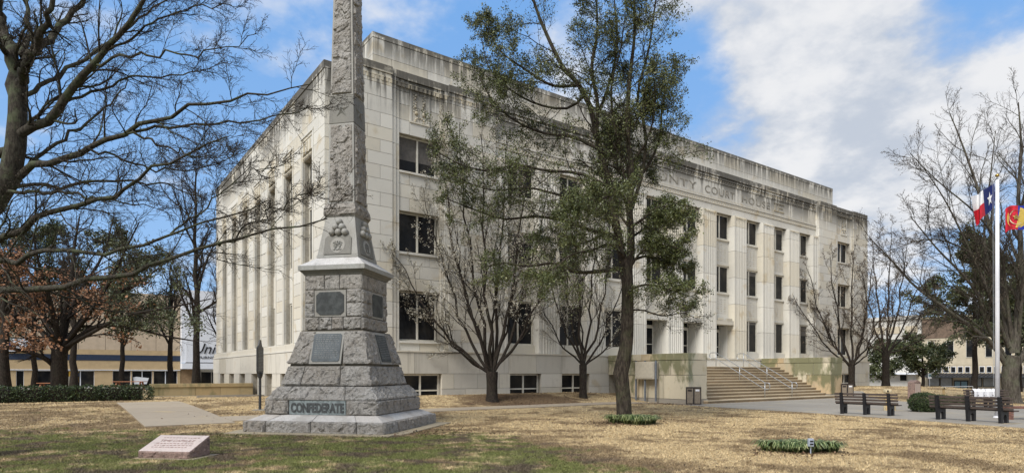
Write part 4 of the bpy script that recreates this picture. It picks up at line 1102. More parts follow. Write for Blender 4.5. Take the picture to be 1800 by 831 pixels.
# big bare tree whose limbs reach in from the left
D = 12.0
bb = gp(-190, 805)
def LL(*q): return [(a, b_, c_) for a, b_, c_ in q]
lt = [limb_from_px(LL((-190, 830, 11.6), (-175, 720, 11.7), (-140, 580, 11.8), (-90, 460, 11.9), (-28, 375, 12), (16, 315, 12), (30, 230, 12), (31, 150, 12.1)), 62, 26)]
lt += [limb_from_px(LL(*l), a*.74, b_*.55, 18, .03) for l, a, b_ in [
 ([(30, 170, 12.1), (26, 110, 12.2), (8, 60, 12.4), (-5, 0, 12.6), (-12, -60, 12.8)], 34, 16),
 ([(32, 150, 12.1), (58, 90, 11.6), (78, 50, 11.3), (88, 10, 11.1), (100, -50, 11)], 24, 10),
 ([(40, 100, 12.1), (52, 60, 12.5), (44, 20, 12.7), (46, -50, 13)], 14, 7),
 ([(45, 110, 12), (90, 65, 12.5), (118, 35, 12.8), (150, -5, 13), (170, -50, 13.2)], 20, 10),
 ([(-30, 290, 12), (5, 262, 12), (48, 232, 12), (88, 205, 11.9), (108, 185, 11.8), (128, 150, 11.7), (165, 112, 11.5), (190, 85, 11.4), (215, 58, 11.2), (235, 32, 11.1), (252, 5, 11), (275, -40, 10.9)], 26, 10),
 ([(40, 170, 12), (85, 145, 12.4), (130, 115, 12.8), (170, 92, 13), (196, 76, 13.1), (230, 40, 13.3), (260, 20, 13.5), (310, -5, 13.7)], 11, 4),
 ([(35, 310, 12), (60, 292, 11.9), (100, 278, 11.7), (160, 255, 11.4), (225, 232, 11.1), (285, 208, 10.8), (345, 188, 10.6), (415, 172, 10.4), (480, 160, 10.2), (545, 148, 10)], 17, 3),
 ([(40, 305, 12), (60, 280, 12.2), (105, 248, 12.5), (160, 205, 12.9), (200, 178, 13.2), (225, 140, 13.5)], 10, 3),
 ([(235, 232, 11.1), (300, 222, 11.2), (380, 218, 11.3), (450, 213, 11.4), (520, 196, 11.5), (575, 186, 11.6)], 7, 2),
 ([(-60, 440, 11.9), (0, 422, 11.6), (60, 385, 11.3), (100, 368, 11.1), (160, 357, 10.9), (200, 342, 10.7), (235, 320, 10.5), (275, 296, 10.3), (330, 270, 10.1), (400, 240, 9.9)], 18, 4),
 ([(-75, 490, 11.8), (0, 461, 11.4), (25, 463, 11.2), (55, 446, 11.0), (105, 440, 10.8), (165, 443, 10.6), (220, 435, 10.4), (260, 424, 10.2), (300, 411, 10.1), (350, 395, 9.9), (420, 371, 9.7), (470, 352, 9.5)], 15, 3.5),
 ([(-90, 530, 11.8), (0, 508, 11.4), (60, 506, 11.2), (112, 503, 10.9), (145, 490, 10.7), (200, 488, 10.5), (250, 468, 10.2), (290, 455, 10), (330, 446, 9.9), (385, 432, 9.7), (410, 430, 9.6), (455, 414, 9.4), (520, 400, 9.2), (575, 384, 9)], 19, 4),
 ([(20, 330, 12), (60, 327, 12.1), (130, 325, 12.3), (200, 316, 12.5), (280, 325, 12.7), (350, 345, 12.9)], 9, 3),
 ([(10, 340, 12), (70, 335, 11.6), (130, 340, 11.3), (200, 352, 11), (270, 365, 10.8)], 9, 3),
 ([(15, 95, 12.2), (-20, 60, 11.6), (-60, 20, 11)], 14, 6),
 ([(165, 112, 11.5), (230, 98, 11.3), (300, 95, 11.1), (370, 92, 10.9), (450, 60, 10.7)], 7, 2),
 ([(190, 88, 11.4), (240, 60, 11.3), (300, 25, 11.2), (360, 10, 11.1), (430, 8, 11)], 6, 2),
 ([(110, 180, 11.8), (170, 160, 11.9), (240, 135, 12), (320, 130, 12.1), (400, 110, 12.2)], 7, 2),
 ([(225, 235, 11.1), (290, 255, 11), (350, 275, 10.9), (410, 272, 10.8)], 6, 2),
 ([(300, 411, 10.1), (345, 380, 9.9), (395, 330, 9.7), (440, 300, 9.5), (500, 290, 9.4)], 5, 1.5),
 ([(385, 432, 9.7), (430, 400, 9.6), (465, 380, 9.5), (520, 345, 9.4), (560, 330, 9.3)], 5, 1.5),
 ([(150, 258, 11.4), (230, 285, 11.5), (300, 300, 11.6), (370, 290, 11.7), (440, 262, 11.8)], 6, 2)]]
build_tree('bare_tree', bb, 'large bare tree at the left edge whose lichened limbs reach over the lawn', None, lt,
 [dict(skip=1, c=17, t0=.1, t1=1, ang=.62, lenf=.25, n=8, wig=.17, up=.015, rk=.36, lmin=.35, lmax=1.4, rmin=.006, sides=4),
  dict(c=10, t0=.1, t1=1, ang=.62, lenf=.45, n=5, wig=.24, up=.012, rk=.5, lmin=.2, lmax=.75, rmin=.0042, sides=3),
  dict(c=6, t0=.1, t1=1, ang=.7, lenf=.45, n=3, wig=.3, up=.01, rk=.6, lmin=.07, lmax=.3, rmin=.003, sides=3)],
 'greybark', 'twig', leafs=[('buds', 'budleaf', 2, 1, .016, dict(spread=.004, asp=.6, t0=.5))], split=1, lsides=10)

# general tree grown from its foot
def auto_tree(name, px, d, label, group, h_, spread, trunk_r, nl, lv, barkm, twigm, leafs, fork=.3, ang=.9, up=.05, cat='tree', zoff=0, lean=(0, 0), lenf=.6):
    b0 = pt(px, 656, d); b0[2] = gzf(b0[0], b0[1])-.05+zoff
    tr = resample([b0, b0+[lean[0]*.3, lean[1]*.3, h_*.35], b0+[lean[0], lean[1], h_*.85]], 14); tr[2:-1] += rng.normal(size=(11, 3))*.03*h_/8
    R = np.linspace(1, .18, 14)*trunk_r; R[0] *= 1.35; R[1] *= 1.1
    q, r = kids(tr[None], R[None], nl, fork, 1, ang, lenf, 12, .09, up, .55, spread*.35, spread, .02)
    limbs = [(tr, R)]+[(q[i], r[i]) for i in range(nl)]
    return build_tree(name, b0, label, group, limbs, lv, barkm, twigm, cat, leafs)
bareL = [dict(skip=1, c=12, t0=.15, t1=1, ang=.6, lenf=.40, n=6, wig=.15, up=.03, rk=.45, lmin=.5, lmax=3.0, rmin=.014, sides=4),
         dict(c=7, t0=.12, t1=1, ang=.6, lenf=.45, n=4, wig=.2, up=.02, rk=.5, lmin=.3, lmax=1.3, rmin=.010, sides=3),
         dict(c=3, t0=.15, t1=1, ang=.65, lenf=.52, n=3, wig=.2, up=.02, rk=.6, lmin=.15, lmax=.6, rmin=.007, sides=3)]
everL = [dict(skip=1, c=9, t0=.15, t1=1, ang=.75, lenf=.45, n=5, wig=.16, up=.01, rk=.5, lmin=.6, lmax=2.6, rmin=.02, sides=4),
         dict(c=9, t0=.1, t1=1, ang=.8, lenf=.5, n=4, wig=.2, up=.0, rk=.5, lmin=.3, lmax=1.1, rmin=.010, sides=3)]
# spreading tree behind the hedge
D = 40
def LD(dd, *q): return [(a, b_, D+dd*i/(len(q)-1)) for i, (a, b_) in enumerate(q)]
b1 = pt(105, 656, 40); b1[2] = gzf(b1[0], b1[1])
sp = [limb_from_px(LD(0, (103, 700), (105, 665), (104, 635), (106, 612)), 27, 25)]
sp += [limb_from_px(l, a*.8, b_*.6) for l, a, b_ in [
 (LD(-2, (98, 645), (80, 630), (50, 618), (20, 612), (-20, 600)), 12, 6), (LD(2, (100, 620), (80, 590), (55, 565), (20, 550), (-20, 530)), 14, 5),
 (LD(-3, (106, 615), (98, 570), (85, 520), (70, 470), (60, 420)), 15, 4), (LD(2, (108, 615), (112, 560), (125, 500), (130, 440), (140, 380)), 15, 4),
 (LD(3, (110, 615), (135, 575), (160, 545), (200, 520), (240, 500), (280, 470)), 16, 4), (LD(-2, (112, 618), (140, 590), (180, 570), (230, 575), (290, 590), (350, 600)), 12, 3),
 (LD(-4, (110, 610), (150, 560), (190, 500), (220, 440), (245, 390)), 12, 3), (LD(4, (104, 612), (70, 550), (30, 490), (10, 430)), 12, 3),
 (LD(-5, (112, 612), (160, 585), (220, 555), (300, 540), (370, 525)), 10, 3), (LD(5, (110, 608), (130, 530), (180, 450), (200, 380)), 10, 3),
 (LD(-6, (108, 612), (90, 590), (60, 600), (20, 580)), 10, 3)]]
root, av = build_tree('shade_tree', b1, 'spreading tree with a short thick trunk and brown leaves behind the hedge', None, sp, bareL[:2]+[dict(bareL[2], c=4)], 'darkbark', 'twig', leafs=())
off = np.array(b1)
rr_ = lambda p: (p[:, 0]*RT[0]+p[:, 1]*RT[1])/(p[:, 0]*FW[0]+p[:, 1]*FW[1])
py_ = lambda p: 656-(p[:, 2]-EYE)*F/(p[:, 0]*FW[0]+p[:, 1]*FW[1])
V, Fc, a = leaves(av[2][0], 2, .16, .08, asp=.8, keep=lambda p: (rr_(p)+.62+.05*np.sin(p[:, 2]*3) < 0)&(py_(p) > 470)&(py_(p) < 615))
link('brown_leaves', npmesh('brown_leaves', V-off, Fc, M['brownleaf'], a), None, root)
V, Fc, a = leaves(av[2][0], 4, .15, .12, asp=.6, keep=lambda p: (np.abs(rr_(p)+.575) < .08)&(py_(p) > 420)&(py_(p) < 590))
link('green_ivy', npmesh('green_ivy', V-off, Fc, M['darkleaf'], a), None, root)
auto_tree('shade_tree', 8, 37.5, 'dark trunked tree at the left edge behind the hedge', None, 9, 4.5, .38, 9, bareL, 'darkbark', 'twig', [('brown_leaves', 'brownleaf', 2, 1, .15, dict(spread=.05, asp=.7))], fork=.5)
auto_tree('bare_tree', 345, 50, 'tall slim bare tree with straight trunk in front of the white store', None, 21, 5.0, .30, 22, bareL, 'darkbark', 'twig', (), fork=.28, ang=.75, up=.06, lenf=.32)
for (px, d, hh, s_, lb) in ((60, 62, 19, 7, 'tall evergreen tree behind the left lawn, its crown over the pet store sign'), (215, 66, 19, 7, 'broad dark evergreen in the middle of the trees on the left'), (-40, 58, 18, 7, 'evergreen tree cut by the left edge of the photo')):
    auto_tree('evergreen_tree', px, d, lb, 'evergreen trees on the left', hh, s_, .28, 24, everL, 'darkbark', 'twig', [('foliage', 'darkleaf' if px != 60 else 'cedarleaf', 1, 9, .22, dict(spread=.16, asp=.55))], fork=.3, ang=1.0, up=.02, lenf=.45)
for (px, d, hh, s_, lb) in ((300, 70, 17, 6, 'bare twiggy tree between the evergreens and the tall slim tree'), (130, 58, 16, 6, 'bare tree with fine purple twigs behind the spreading tree'), (415-25, 80, 19, 5, 'bare tree rising behind the far left corner of the courthouse')):
    auto_tree('bare_tree', px, d, lb, 'bare trees on the left', hh, s_, .35, 15, bareL, 'darkbark', 'twig', (), fork=.35, ang=.6, up=.08, lenf=.42)

# right side: big pale-barked tree, dark evergreen, small evergreens
D = 35
b2 = pt(1779, 656, 35); b2[2] = gzf(b2[0], b2[1])
bt = [limb_from_px(LD(0, (1782, 712), (1778, 690), (1776, 660), (1780, 625)), 27, 25)]
bt[0][1][0] *= 1.25
bt += [limb_from_px(l, a*.5, b_*.45) for l, a, b_ in [
 (LD(-1, (1768, 640), (1745, 605), (1715, 580), (1680, 555), (1645, 530), (1605, 500), (1570, 460), (1530, 420)), 18, 3),
 (LD(-2, (1765, 625), (1735, 570), (1720, 520), (1690, 480), (1650, 440), (1600, 380)), 16, 3),
 (LD(2, (1780, 620), (1770, 540), (1758, 480), (1740, 400), (1715, 320), (1690, 250), (1670, 200)), 22, 3),
 (LD(0, (1785, 620), (1790, 540), (1795, 450), (1790, 350), (1795, 260), (1790, 180)), 26, 4),
 (LD(1, (1790, 640), (1820, 580), (1850, 520), (1870, 440)), 18, 4),
 (LD(-3, (1772, 610), (1740, 520), (1700, 430), (1660, 350), (1620, 290)), 12, 2.5),
 (LD(3, (1776, 610), (1750, 500), (1730, 420), (1740, 320), (1750, 230)), 12, 2.5),
 (LD(-4, (1778, 600), (1760, 450), (1720, 380), (1650, 320), (1600, 270)), 10, 2.5),
 (LD(-2, (1770, 560), (1740, 480), (1700, 440), (1640, 420), (1590, 430)), 10, 2.5),
 (LD(2, (1755, 600), (1700, 560), (1650, 545), (1600, 560)), 9, 2.5),
 (LD(-3, (1790, 600), (1800, 480), (1820, 380), (1815, 280)), 14, 3)]]
build_tree('bare_tree', b2, 'large pale-barked bare tree at the right edge behind the flagpole', None, bt,
 [dict(bareL[0], up=.05, ang=.5, c=17, lenf=.34), dict(bareL[1], up=.04, ang=.5, c=10), dict(bareL[2], c=6)], 'palebark', 'twig', leafs=[('buds', 'budleaf', 2, 1, .05, dict(spread=.02, asp=.7, t0=.6))])
auto_tree('evergreen_tree', 1712, 62, 'large dark evergreen tree behind the flagpole', None, 16.5, 6.5, .3, 28, everL, 'darkbark', 'twig', [('foliage', 'darkleaf', 1, 17, .24, dict(spread=.12, asp=.6))], fork=.4, ang=1.1, up=.02, lenf=.45)
auto_tree('small_evergreen', 1552, 82, 'small dark green tree between the courthouse corner and the white building', None, 8.0, 3.0, .2, 16, everL, 'darkbark', 'twig', [('foliage', 'cedarleaf', 1, 7, .24, dict(spread=.12, asp=.6))], fork=.35, ang=.9, up=.02, lenf=.5)
auto_tree('small_evergreen', 1622, 72, 'round-crowned green tree right behind the pink granite marker', None, 7.2, 4.2, .25, 18, everL, 'darkbark', 'twig', [('foliage', 'cedarleaf', 1, 8, .24, dict(spread=.12, asp=.6))], fork=.35, ang=1.1, up=.02, lenf=.7)
auto_tree('evergreen_tree', 1790, 70, 'dark evergreen cut by the right edge behind the pale tree', None, 16, 6, .4, 22, everL, 'darkbark', 'twig', [('foliage', 'darkleaf', 1, 12, .24, dict(spread=.12, asp=.6))], fork=.35, ang=1.1, up=.02, lenf=.45)

# ------------------------------------------------------------ hedges and shrubs
def leafbox(n, cx, cy, cz, sx, sy, sz, size, rz=0, power=4):
    p = rng.normal(size=(n, 3)); q = (np.abs(p)**power).sum(1)**(1/power); p /= q[:, None]
    p *= (1-.22*rng.random(n)**1.5)[:, None]
    p += .07*np.sin(p[:, [1, 2, 0]]*9)
    keep = p[:, 2] > -1; p = p[keep]*np.array([sx, sy, sz]); n = len(p)
    a = rng.normal(size=p.shape); a /= np.linalg.norm(a, axis=1, keepdims=True)
    b_ = np.cross(a, rng.normal(size=p.shape)); b_ /= np.linalg.norm(b_, axis=1, keepdims=True)
    s = size*(.6+.8*rng.random(n))[:, None]
    V = np.stack([p, p+a*s*.5+b_*s*.3, p+a*s, p+a*s*.5-b_*s*.3], 1).reshape(-1, 3)
    c, s_ = math.cos(rz), math.sin(rz); V = V@np.array([[c, s_, 0], [-s_, c, 0], [0, 0, 1]])+np.array([cx, cy, cz])
    return V, np.arange(n*4).reshape(-1, 4), np.repeat(rng.random(n), 4)
he = empty('hedge', (0, 37.6, .25), label='long clipped dark green hedge on the left of the lawn', cat='hedge')
ps = []
x = -14
while x < 2.5:
    ps.append(leafbox(2600, x+.6, 37.62-37.6, .40, .75, .62, .42, .075)); x += 1.1
leafobj('foliage', ps, 'hedge', he)
MB().box(-14.2, 3.35, -.35, .42, -.1, .66).obj('inner_branches', M['darkbark'], he)
def shrub(px, py, w_, hh, label, n=5000, size=.06, zz=0):
    g_ = gp(px, py); e_ = empty('shrub', (g_[0], g_[1], 0), label=label, cat='shrub')
    leafobj('foliage', [leafbox(n, 0, 0, hh*.5, w_/2, w_*.42, hh*.52, size, power=2.6)], 'hedge' if n > 4000 else 'cedarleaf', e_)
    MB().sphere((0, 0, hh*.45), w_*.36, 10, .8*hh/w_).obj('inner_branches', M['darkbark'], e_)
shrub(1625, 724, 1.35, .82, 'round clipped green shrub beside the near lamp bollard', 9000, .05)
shrub(1655, 712, 1.0, .55, 'low pale green shrub behind the round clipped shrub', 3900, .05)
shrub(1690, 712, 1.1, .5, 'low pale green shrub behind the right bench', 3800, .05)

# ------------------------------------------------------------ low stone wall on the left
WL = empty('low_stone_wall', (4.2, 42, .28), label='low stained sandstone retaining wall between hedge and courthouse', cat='wall')
for i, (a, b_) in enumerate(((0, .4), (.4, 2.35), (2.35, 3.75), (3.75, 4.9), (4.9, 5.68))):
    MB().box(a+.008, b_-.008, 0, .4, -.05, .56).obj('wall_stone', M['wallst'], WL, bev=.006)
for a, b_ in ((-.05, 1.4), (1.4, 3.2), (3.2, 5.68)): MB().box(a+.005, b_-.005, -.06, .46, .565, .78).obj('cap_stone', M['wallst'], WL, bev=.01)
MB().box(-.03, 5.68, -.03, .43, -.3, .06).obj('footing', M['conc'], WL)
MB().box(6.2, 9.85, 39.2, 39.35, .2, .40).obj('kerb', M['conc'])
tag(bpy.data.objects['kerb'], 'pale concrete kerb edging the lawn by the left wall', kind='structure')

# ------------------------------------------------------------ park furniture
M['slat'] = simple('weathered_slat', (.115, .085, .07), .6, .15, 12)
M['slattop'] = simple('bench_slat', (.075, .056, .046), .6, .15, 12)
M['black'] = simple('black_plastic', (.012, .012, .014), .5, .1)
def make_bench(L, label):
    t = empty('park_bench', label=label, cat='bench', group=None)
    # local: x along the bench, y towards the seat side
    for i in range(4):
        z = .44+i*.115; MB().box(-L/2, L/2, .035-.028*i, .075-.028*i, z, z+.08).obj('back_slat', M['slattop'], t, bev=.006)
    for i in range(3):
        y = .09+i*.11; MB().box(-L/2, L/2, y, y+.10, .40, .44).obj('seat_slat', M['slattop'], t, bev=.006)
    for x in (-L*.375, 0, L*.375):
        mb = MB()
        pr = [(-.07, 0), (.05, 0), (.06, .22), (.11, .29), (.20, .29), (.25, .22), (.26, 0), (.38, 0), (.38, .40), (.04, .40), (-.06, .88), (-.16, .88)]
        n = len(pr)
        mb.poly([(x-.045, y, z) for y, z in pr]+[(x+.045, y, z) for y, z in pr], [tuple(range(n))[::-1], tuple(range(n, 2*n))]+[(i, (i+1) % n, n+(i+1) % n, n+i) for i in range(n)])
        mb.obj('support', M['black'], t)
    return t
def place_bench(a, b_, L, label, flip=False):
    a, b_ = np.array(a[:2]), np.array(b_[:2]); c_ = (a+b_)/2; d_ = b_-a
    t = make_bench(L, label); t.location = (c_[0], c_[1], gzf(c_[0], c_[1])+.02)
    ang = math.atan2(d_[1], d_[0]); t.rotation_euler = (0, 0, ang+(PI if flip else 0)); return t
place_bench(gp(1487, 728), pt(1556, 700, depth(gp(1487, 728))-1.15), 2.35, 'slatted park bench standing nearest the courthouse steps, seen from behind')
place_bench(gp(1664, 739), pt(1743, 700, depth(gp(1664, 739))-1.25), 2.6, 'slatted park bench with its back to us just left of the flagpole')
place_bench(gp(1700, 716), gp(1766, 716), 2.2, 'slatted park bench farther back with a white cloth hanging over it', flip=True)
q = gp(1733, 716); MB().poly([], [])
mb = MB(); n = 12
for i in range(n+1):
    for j, (dy, z) in enumerate(((.10, .55), (.16, .85), (.05, .92), (-.08, .80), (-.05, .5))):
        mb.v.append((-.62+1.24*i/n, dy+.03*math.sin(i*1.9+j), z+.02*math.sin(i*2.7)))
for i in range(n):
    for j in range(4): a = i*5+j; mb.f.append((a, a+1, a+6, a+5))
M['cloth'] = simple('white_cloth', (.72, .72, .74), .8, .05)
o = mb.obj('white_cloth', M['cloth'], loc=(q[0], q[1], 0), rz=math.atan2(RT[1], RT[0])); tag(o, 'crumpled white cloth draped over the back of the far bench', 'cloth')
# brick bench cut by the right edge
M['brick'] = simple('red_brick', (.20, .10, .075), .85, .2, 10)
q = gp(1792, 738); bb_ = empty('brick_bench', (q[0], q[1], .02), math.atan2(RT[1], RT[0]), label='low brick-legged bench cut by the right edge of the photo', cat='bench')
MB().box(-.62, 1.3, -.2, .2, .40, .48).obj('seat', M['brick'], bb_, bev=.008)
for x in (-.45, .9):
    for k in range(5):
        for j in range(2): MB().box(x-.13+(j*.13), x-.004+(j*.13), -.15, .15, k*.08, k*.08+.072).obj('brick', M['brick'], bb_)
# trash bins
M['bin'] = simple('bin_panel', (.22, .18, .135), .7, .1, 14); M['binf'] = simple('bin_frame', (.03, .022, .02), .5)
def bin_(px, py, label, z=0, w_=.78):
    q = gp(px, py, z); t = empty('trash_bin', (q[0], q[1], z+.03), math.atan2(RT[1], RT[0])-.25, label=label, cat='bin')
    MB().box(-w_/2, w_/2, -.25, .25, 0, .06).box(-w_/2, w_/2, -.25, .25, .86, .92).box(-w_/2, -w_/2+.05, -.25, .25, .06, .86).box(w_/2-.05, w_/2, -.25, .25, .06, .86).box(-.03, .03, -.25, -.15, .06, .86).obj('frame', M['binf'], t)
    for s in (-1, 1):
        x = s*w_/4; o = MB().box(x-w_/4+.045, x+w_/4-.045, -.235, .2, .065, .855).obj('bin_panel', M['bin'], t)
        MB().box(x-.10, x+.10, -.255, -.236, .70, .80).obj('flap', M['binf'] if s < 0 else M['cloth'], o)
    return t
bin_(1219, 711, 'brown double trash bin beside the left cheek wall of the steps')
bin_(1488, 698, 'brown double trash bin at the far end of the steps')
# lamp bollards
M['tan'] = simple('tan_paint', (.55, .40, .20), .6, .1); M['cream'] = simple('cream_paint', (.62, .52, .33), .6, .1)
def bollard(px, py, hh, label, base=True):
    q = gp(px, py); t = empty('lamp_bollard', (q[0], q[1], .02), math.atan2(RT[1], RT[0]), label=label, cat='bollard', group='lamp bollards on the plaza')
    MB().tube([(0, 0, 0), (0, 0, hh*.84)], .075, 10).obj('post', M['tan'], t, smooth=False)
    MB().box(-.13, .13, -.13, .13, hh*.84, hh).obj('lamp_head', M['cream'], t, bev=.03); MB().tube([(-.06, -.135, hh*.92), (-.06, -.12, hh*.92)], .045, 10).obj('lamp_lens', M['black'], t)
    if base: MB().lathe([(.24, 0), (.24, .26), (.16, .33), (.1, .34)], 12, (.16, .1, 0)).obj('base', M['cream'], t)
bollard(1560, 722, .95, 'tan lamp bollard with a round cream base beside the near bench')
bollard(1659, 702, .78, 'tan lamp bollard half hidden behind the right shrubs', False)
# pink granite marker
q = gp(1607, 704); t = empty('granite_marker', (q[0], q[1], 0), math.atan2(RT[1], RT[0])+.5, label='upright pink granite marker with a peaked top beside the shrub', cat='marker')
mb = MB(); pr = [(-.36, 0), (.36, 0), (.36, 1.16), (0, 1.28), (-.36, 1.16)]; n = 5
mb.poly([(x, -.2, z) for x, z in pr]+[(x, .2, z) for x, z in pr], [tuple(range(n))[::-1], tuple(range(n, 2*n))]+[(i, (i+1) % n, n+(i+1) % n, n+i) for i in range(n)])
mb.obj('stone', M['pink'], t, bev=.02); MB().box(-.27, .27, -.215, -.19, .35, 1.05).obj('polished_face', M['pinktop'], t)
# time capsule stone
q0, q1 = gp(243, 808), gp(333, 810); ang = math.atan2(q1[1]-q0[1], q1[0]-q0[0]); c_ = (q0+q1)/2
t = empty('time_capsule_stone', (c_[0], c_[1], gzf(c_[0], c_[1])), ang, label='low slanted pink granite block engraved TIME CAPSULE on the green lawn', cat='stone marker')
hw = np.linalg.norm(q1-q0)/2
V, Fc = [], []; dp = .62; zf_, zb_ = .15, .40
c8 = [np.array(v, float) for v in ((-hw, 0, 0), (hw, 0, 0), (hw, dp, 0), (-hw, dp, 0), (-hw, 0, zf_), (hw, 0, zf_), (hw, dp, zb_), (-hw, dp, zb_))]
for (a, b_, c2, d2, n_) in ((0, 1, 5, 4, (0, -1, 0)), (1, 2, 6, 5, (1, 0, 0)), (2, 3, 7, 6, (0, 1, 0)), (3, 0, 4, 7, (-1, 0, 0))):
    rockpatch(V, Fc, [c8[a], c8[b_], c8[c2], c8[d2]], np.array(n_), .03, .03, .03, 91+a)
me = bpy.data.meshes.new('rock_sides'); me.from_pydata([tuple(v) for v in V], [], Fc); me.update(); link('rock_sides', me, M['pink'], t)
sl = math.atan2(zb_-zf_, dp)
mb = MB().hexa([(-hw, 0, zf_-.03), (hw, 0, zf_-.03), (hw, dp, zb_-.03), (-hw, dp, zb_-.03)], [(-hw, 0, zf_), (hw, 0, zf_), (hw, dp, zb_), (-hw, dp, zb_)]); tp = mb.obj('polished_top', M['pinktop'], t, bev=.004)
M['engrave'] = simple('engraved_letter', (.26, .17, .15), .8)
def on_top(s, size, y, sp_=1):
    z = zf_+(zb_-zf_)*y/dp+.002; return text('engraving', s, size, M['engrave'], tp, (0, y, z), (sl, 0, 0), .0015, align='CENTER', sp=sp_)
on_top('TIME CAPSULE', .115, .36)
rr = random.Random(3)
mb = MB()
for y in (.50, .28, .21, .14):
    x = -hw*.7
    while x < hw*.7:
        L = rr.uniform(.02, .07); z = zf_+(zb_-zf_)*y/dp; mb.hexa([(x, y, z+.001), (x+L, y, z+.001), (x+L, y+.022, z+.010), (x, y+.022, z+.010)], [(x, y, z+.003), (x+L, y, z+.003), (x+L, y+.022, z+.012), (x, y+.022, z+.012)]); x += L+.025
mb.obj('small_engraving', M['engrave'], tp)['kind'] = 'stuff'
MB().box(-hw-.06, hw+.14, -.07, dp+.1, -.1, .02).obj('footing', M['path'], t)
# historical marker on its post, seen edge-on
q = gp(457, 724, .1); t = empty('historical_marker', (q[0], q[1], gzf(q[0], q[1])), math.radians(60), label='dark cast historical marker on a grey post seen nearly edge-on beside the monument', cat='sign')
s = depth(q)/F
M['castm'] = simple('cast_aluminium', (.045, .045, .045), .5, .3, 18)
MB().tube([(0, 0, -.1), (0, 0, 1.45)], .055, 12).obj('post', M['castm'], t)
mb = MB(); pr = [(-.35, 1.50), (.35, 1.50), (.40, 1.6), (.40, 2.55), (.2, 2.62), (.08, 2.86), (-.08, 2.86), (-.2, 2.62), (-.40, 2.55), (-.40, 1.6)]; n = len(pr)
mb.poly([(x, -.03, z) for x, z in pr]+[(x, .03, z) for x, z in pr], [tuple(range(n))[::-1], tuple(range(n, 2*n))]+[(i, (i+1) % n, n+(i+1) % n, n+i) for i in range(n)]).obj('plate', M['castm'], t, bev=.01)
MB().lathe([(.06, 1.3), (.10, 1.38), (.12, 1.5), (.08, 1.56)], 12).obj('collar', M['castm'], t)
mb = MB()
for i in range(14):
    for sy in (-1, 1): mb.box(-.3, .3, sy*.034-.004, sy*.034+.004, 1.62+i*.06, 1.645+i*.06)
mb.obj('raised_lettering', M['relief'], t)['kind'] = 'stuff'
MB().box(-.25, .25, -.25, .25, -.1, .04).obj('footing', M['conc'], t)
# utility cabinet on posts at the cheek wall
t = empty('utility_cabinet', (27.15, 24.2, .4), label='beige metal cabinet on posts against the left cheek wall behind the oak trunk', cat='cabinet')
M['cab'] = simple('cabinet_paint', (.46, .42, .34), .5, .06); M['post'] = simple('steel_post', (.16, .18, .21), .5, .1)
MB().box(-.12, .3, -.45, .95, .95, 1.95).obj('cabinet', M['cab'], t, bev=.01); MB().box(-.14, -.121, -.38, .88, 1.02, 1.88).obj('door', M['cab'], t)
for y in (-.5, .3, 1.0): MB().box(-.02, .06, y-.04, y+.04, -.3, 2.0).obj('post', M['post'], t)
# uplight and strap-leaf tufts
def tuft(name, cx, cy, wx, wy, n, label, L=.34, rz=0):
    t = empty(name, (cx, cy, gzf(cx, cy)), rz, label=label, cat='plant')
    cc_ = rng.uniform(-1, 1, size=(16, 2)); cc_ = cc_[(cc_**2).sum(1) < 1]*np.array([wx, wy])*.85
    ci = rng.integers(0, len(cc_), n); ce = cc_[ci]; p = ce+rng.normal(size=(n, 2))*.06
    a = rng.uniform(0, 2*PI, n); ol = np.sqrt((p[:, 0]/wx)**2+(p[:, 1]/wy)**2)
    dr = np.stack([np.cos(a), np.sin(a)], 1)*.8+(p-ce)*6+p/np.array([wx, wy])*.4; dr /= np.linalg.norm(dr, axis=1, keepdims=True)
    Ls = L*(.6+.6*rng.random(n)); side = np.stack([-dr[:, 1], dr[:, 0]], 1)*.010
    V = []
    for t_, zz, wv in ((0, 0, 1), (.35, .55, 1.2), (.75, .62, 1), (1.05, .38, .15)):
        c_ = np.column_stack([p+dr*(Ls*t_*.8)[:, None], zz*Ls]); s2 = np.column_stack([side*wv, np.zeros(n)])
        V += [c_-s2, c_+s2]
    V = np.stack(V, 1).reshape(-1, 3); b_ = np.arange(n)[:, None]*8
    Fc = np.concatenate([np.concatenate([b_+i, b_+i+1, b_+i+3, b_+i+2], 1) for i in (0, 2, 4)])
    link('blades', npmesh('blades', V, Fc, M['monkey'], np.repeat(rng.random(n), 8)), None, t)
    return t
tuft('ground_cover_plant', B[0]-.15, B[1]-.35, 1.0, .45, 1500, 'clump of strap-leaved plants round the foot of the oak trunk', .42, math.atan2(RT[1], RT[0]))
q = gp(1404, 792); tuft('ground_cover_plant', q[0], q[1], .80, .26, 1900, 'clump of strap-leaved plants in the right of the lawn around a small floodlight', .34, math.atan2(RT[1], RT[0]))
q = gp(1425, 797); t = empty('floodlight', (q[0], q[1], .02), math.atan2(RT[1], RT[0]), label='small grey floodlight standing in the strap-leaved plants on the lawn', cat='light')
M['flood'] = simple('grey_fixture', (.34, .38, .45), .5, .1)
MB().tube([(0, 0, -.02), (0, 0, .14)], .012, 6).obj('stake', M['flood'], t); MB().box(-.055, .055, -.04, .04, .13, .30).obj('housing', M['flood'], t, bev=.012)
MB().box(-.035, .035, -.046, -.041, .17, .2).box(-.035, .035, -.046, -.041, .23, .26).obj('vent', M['black'], t)

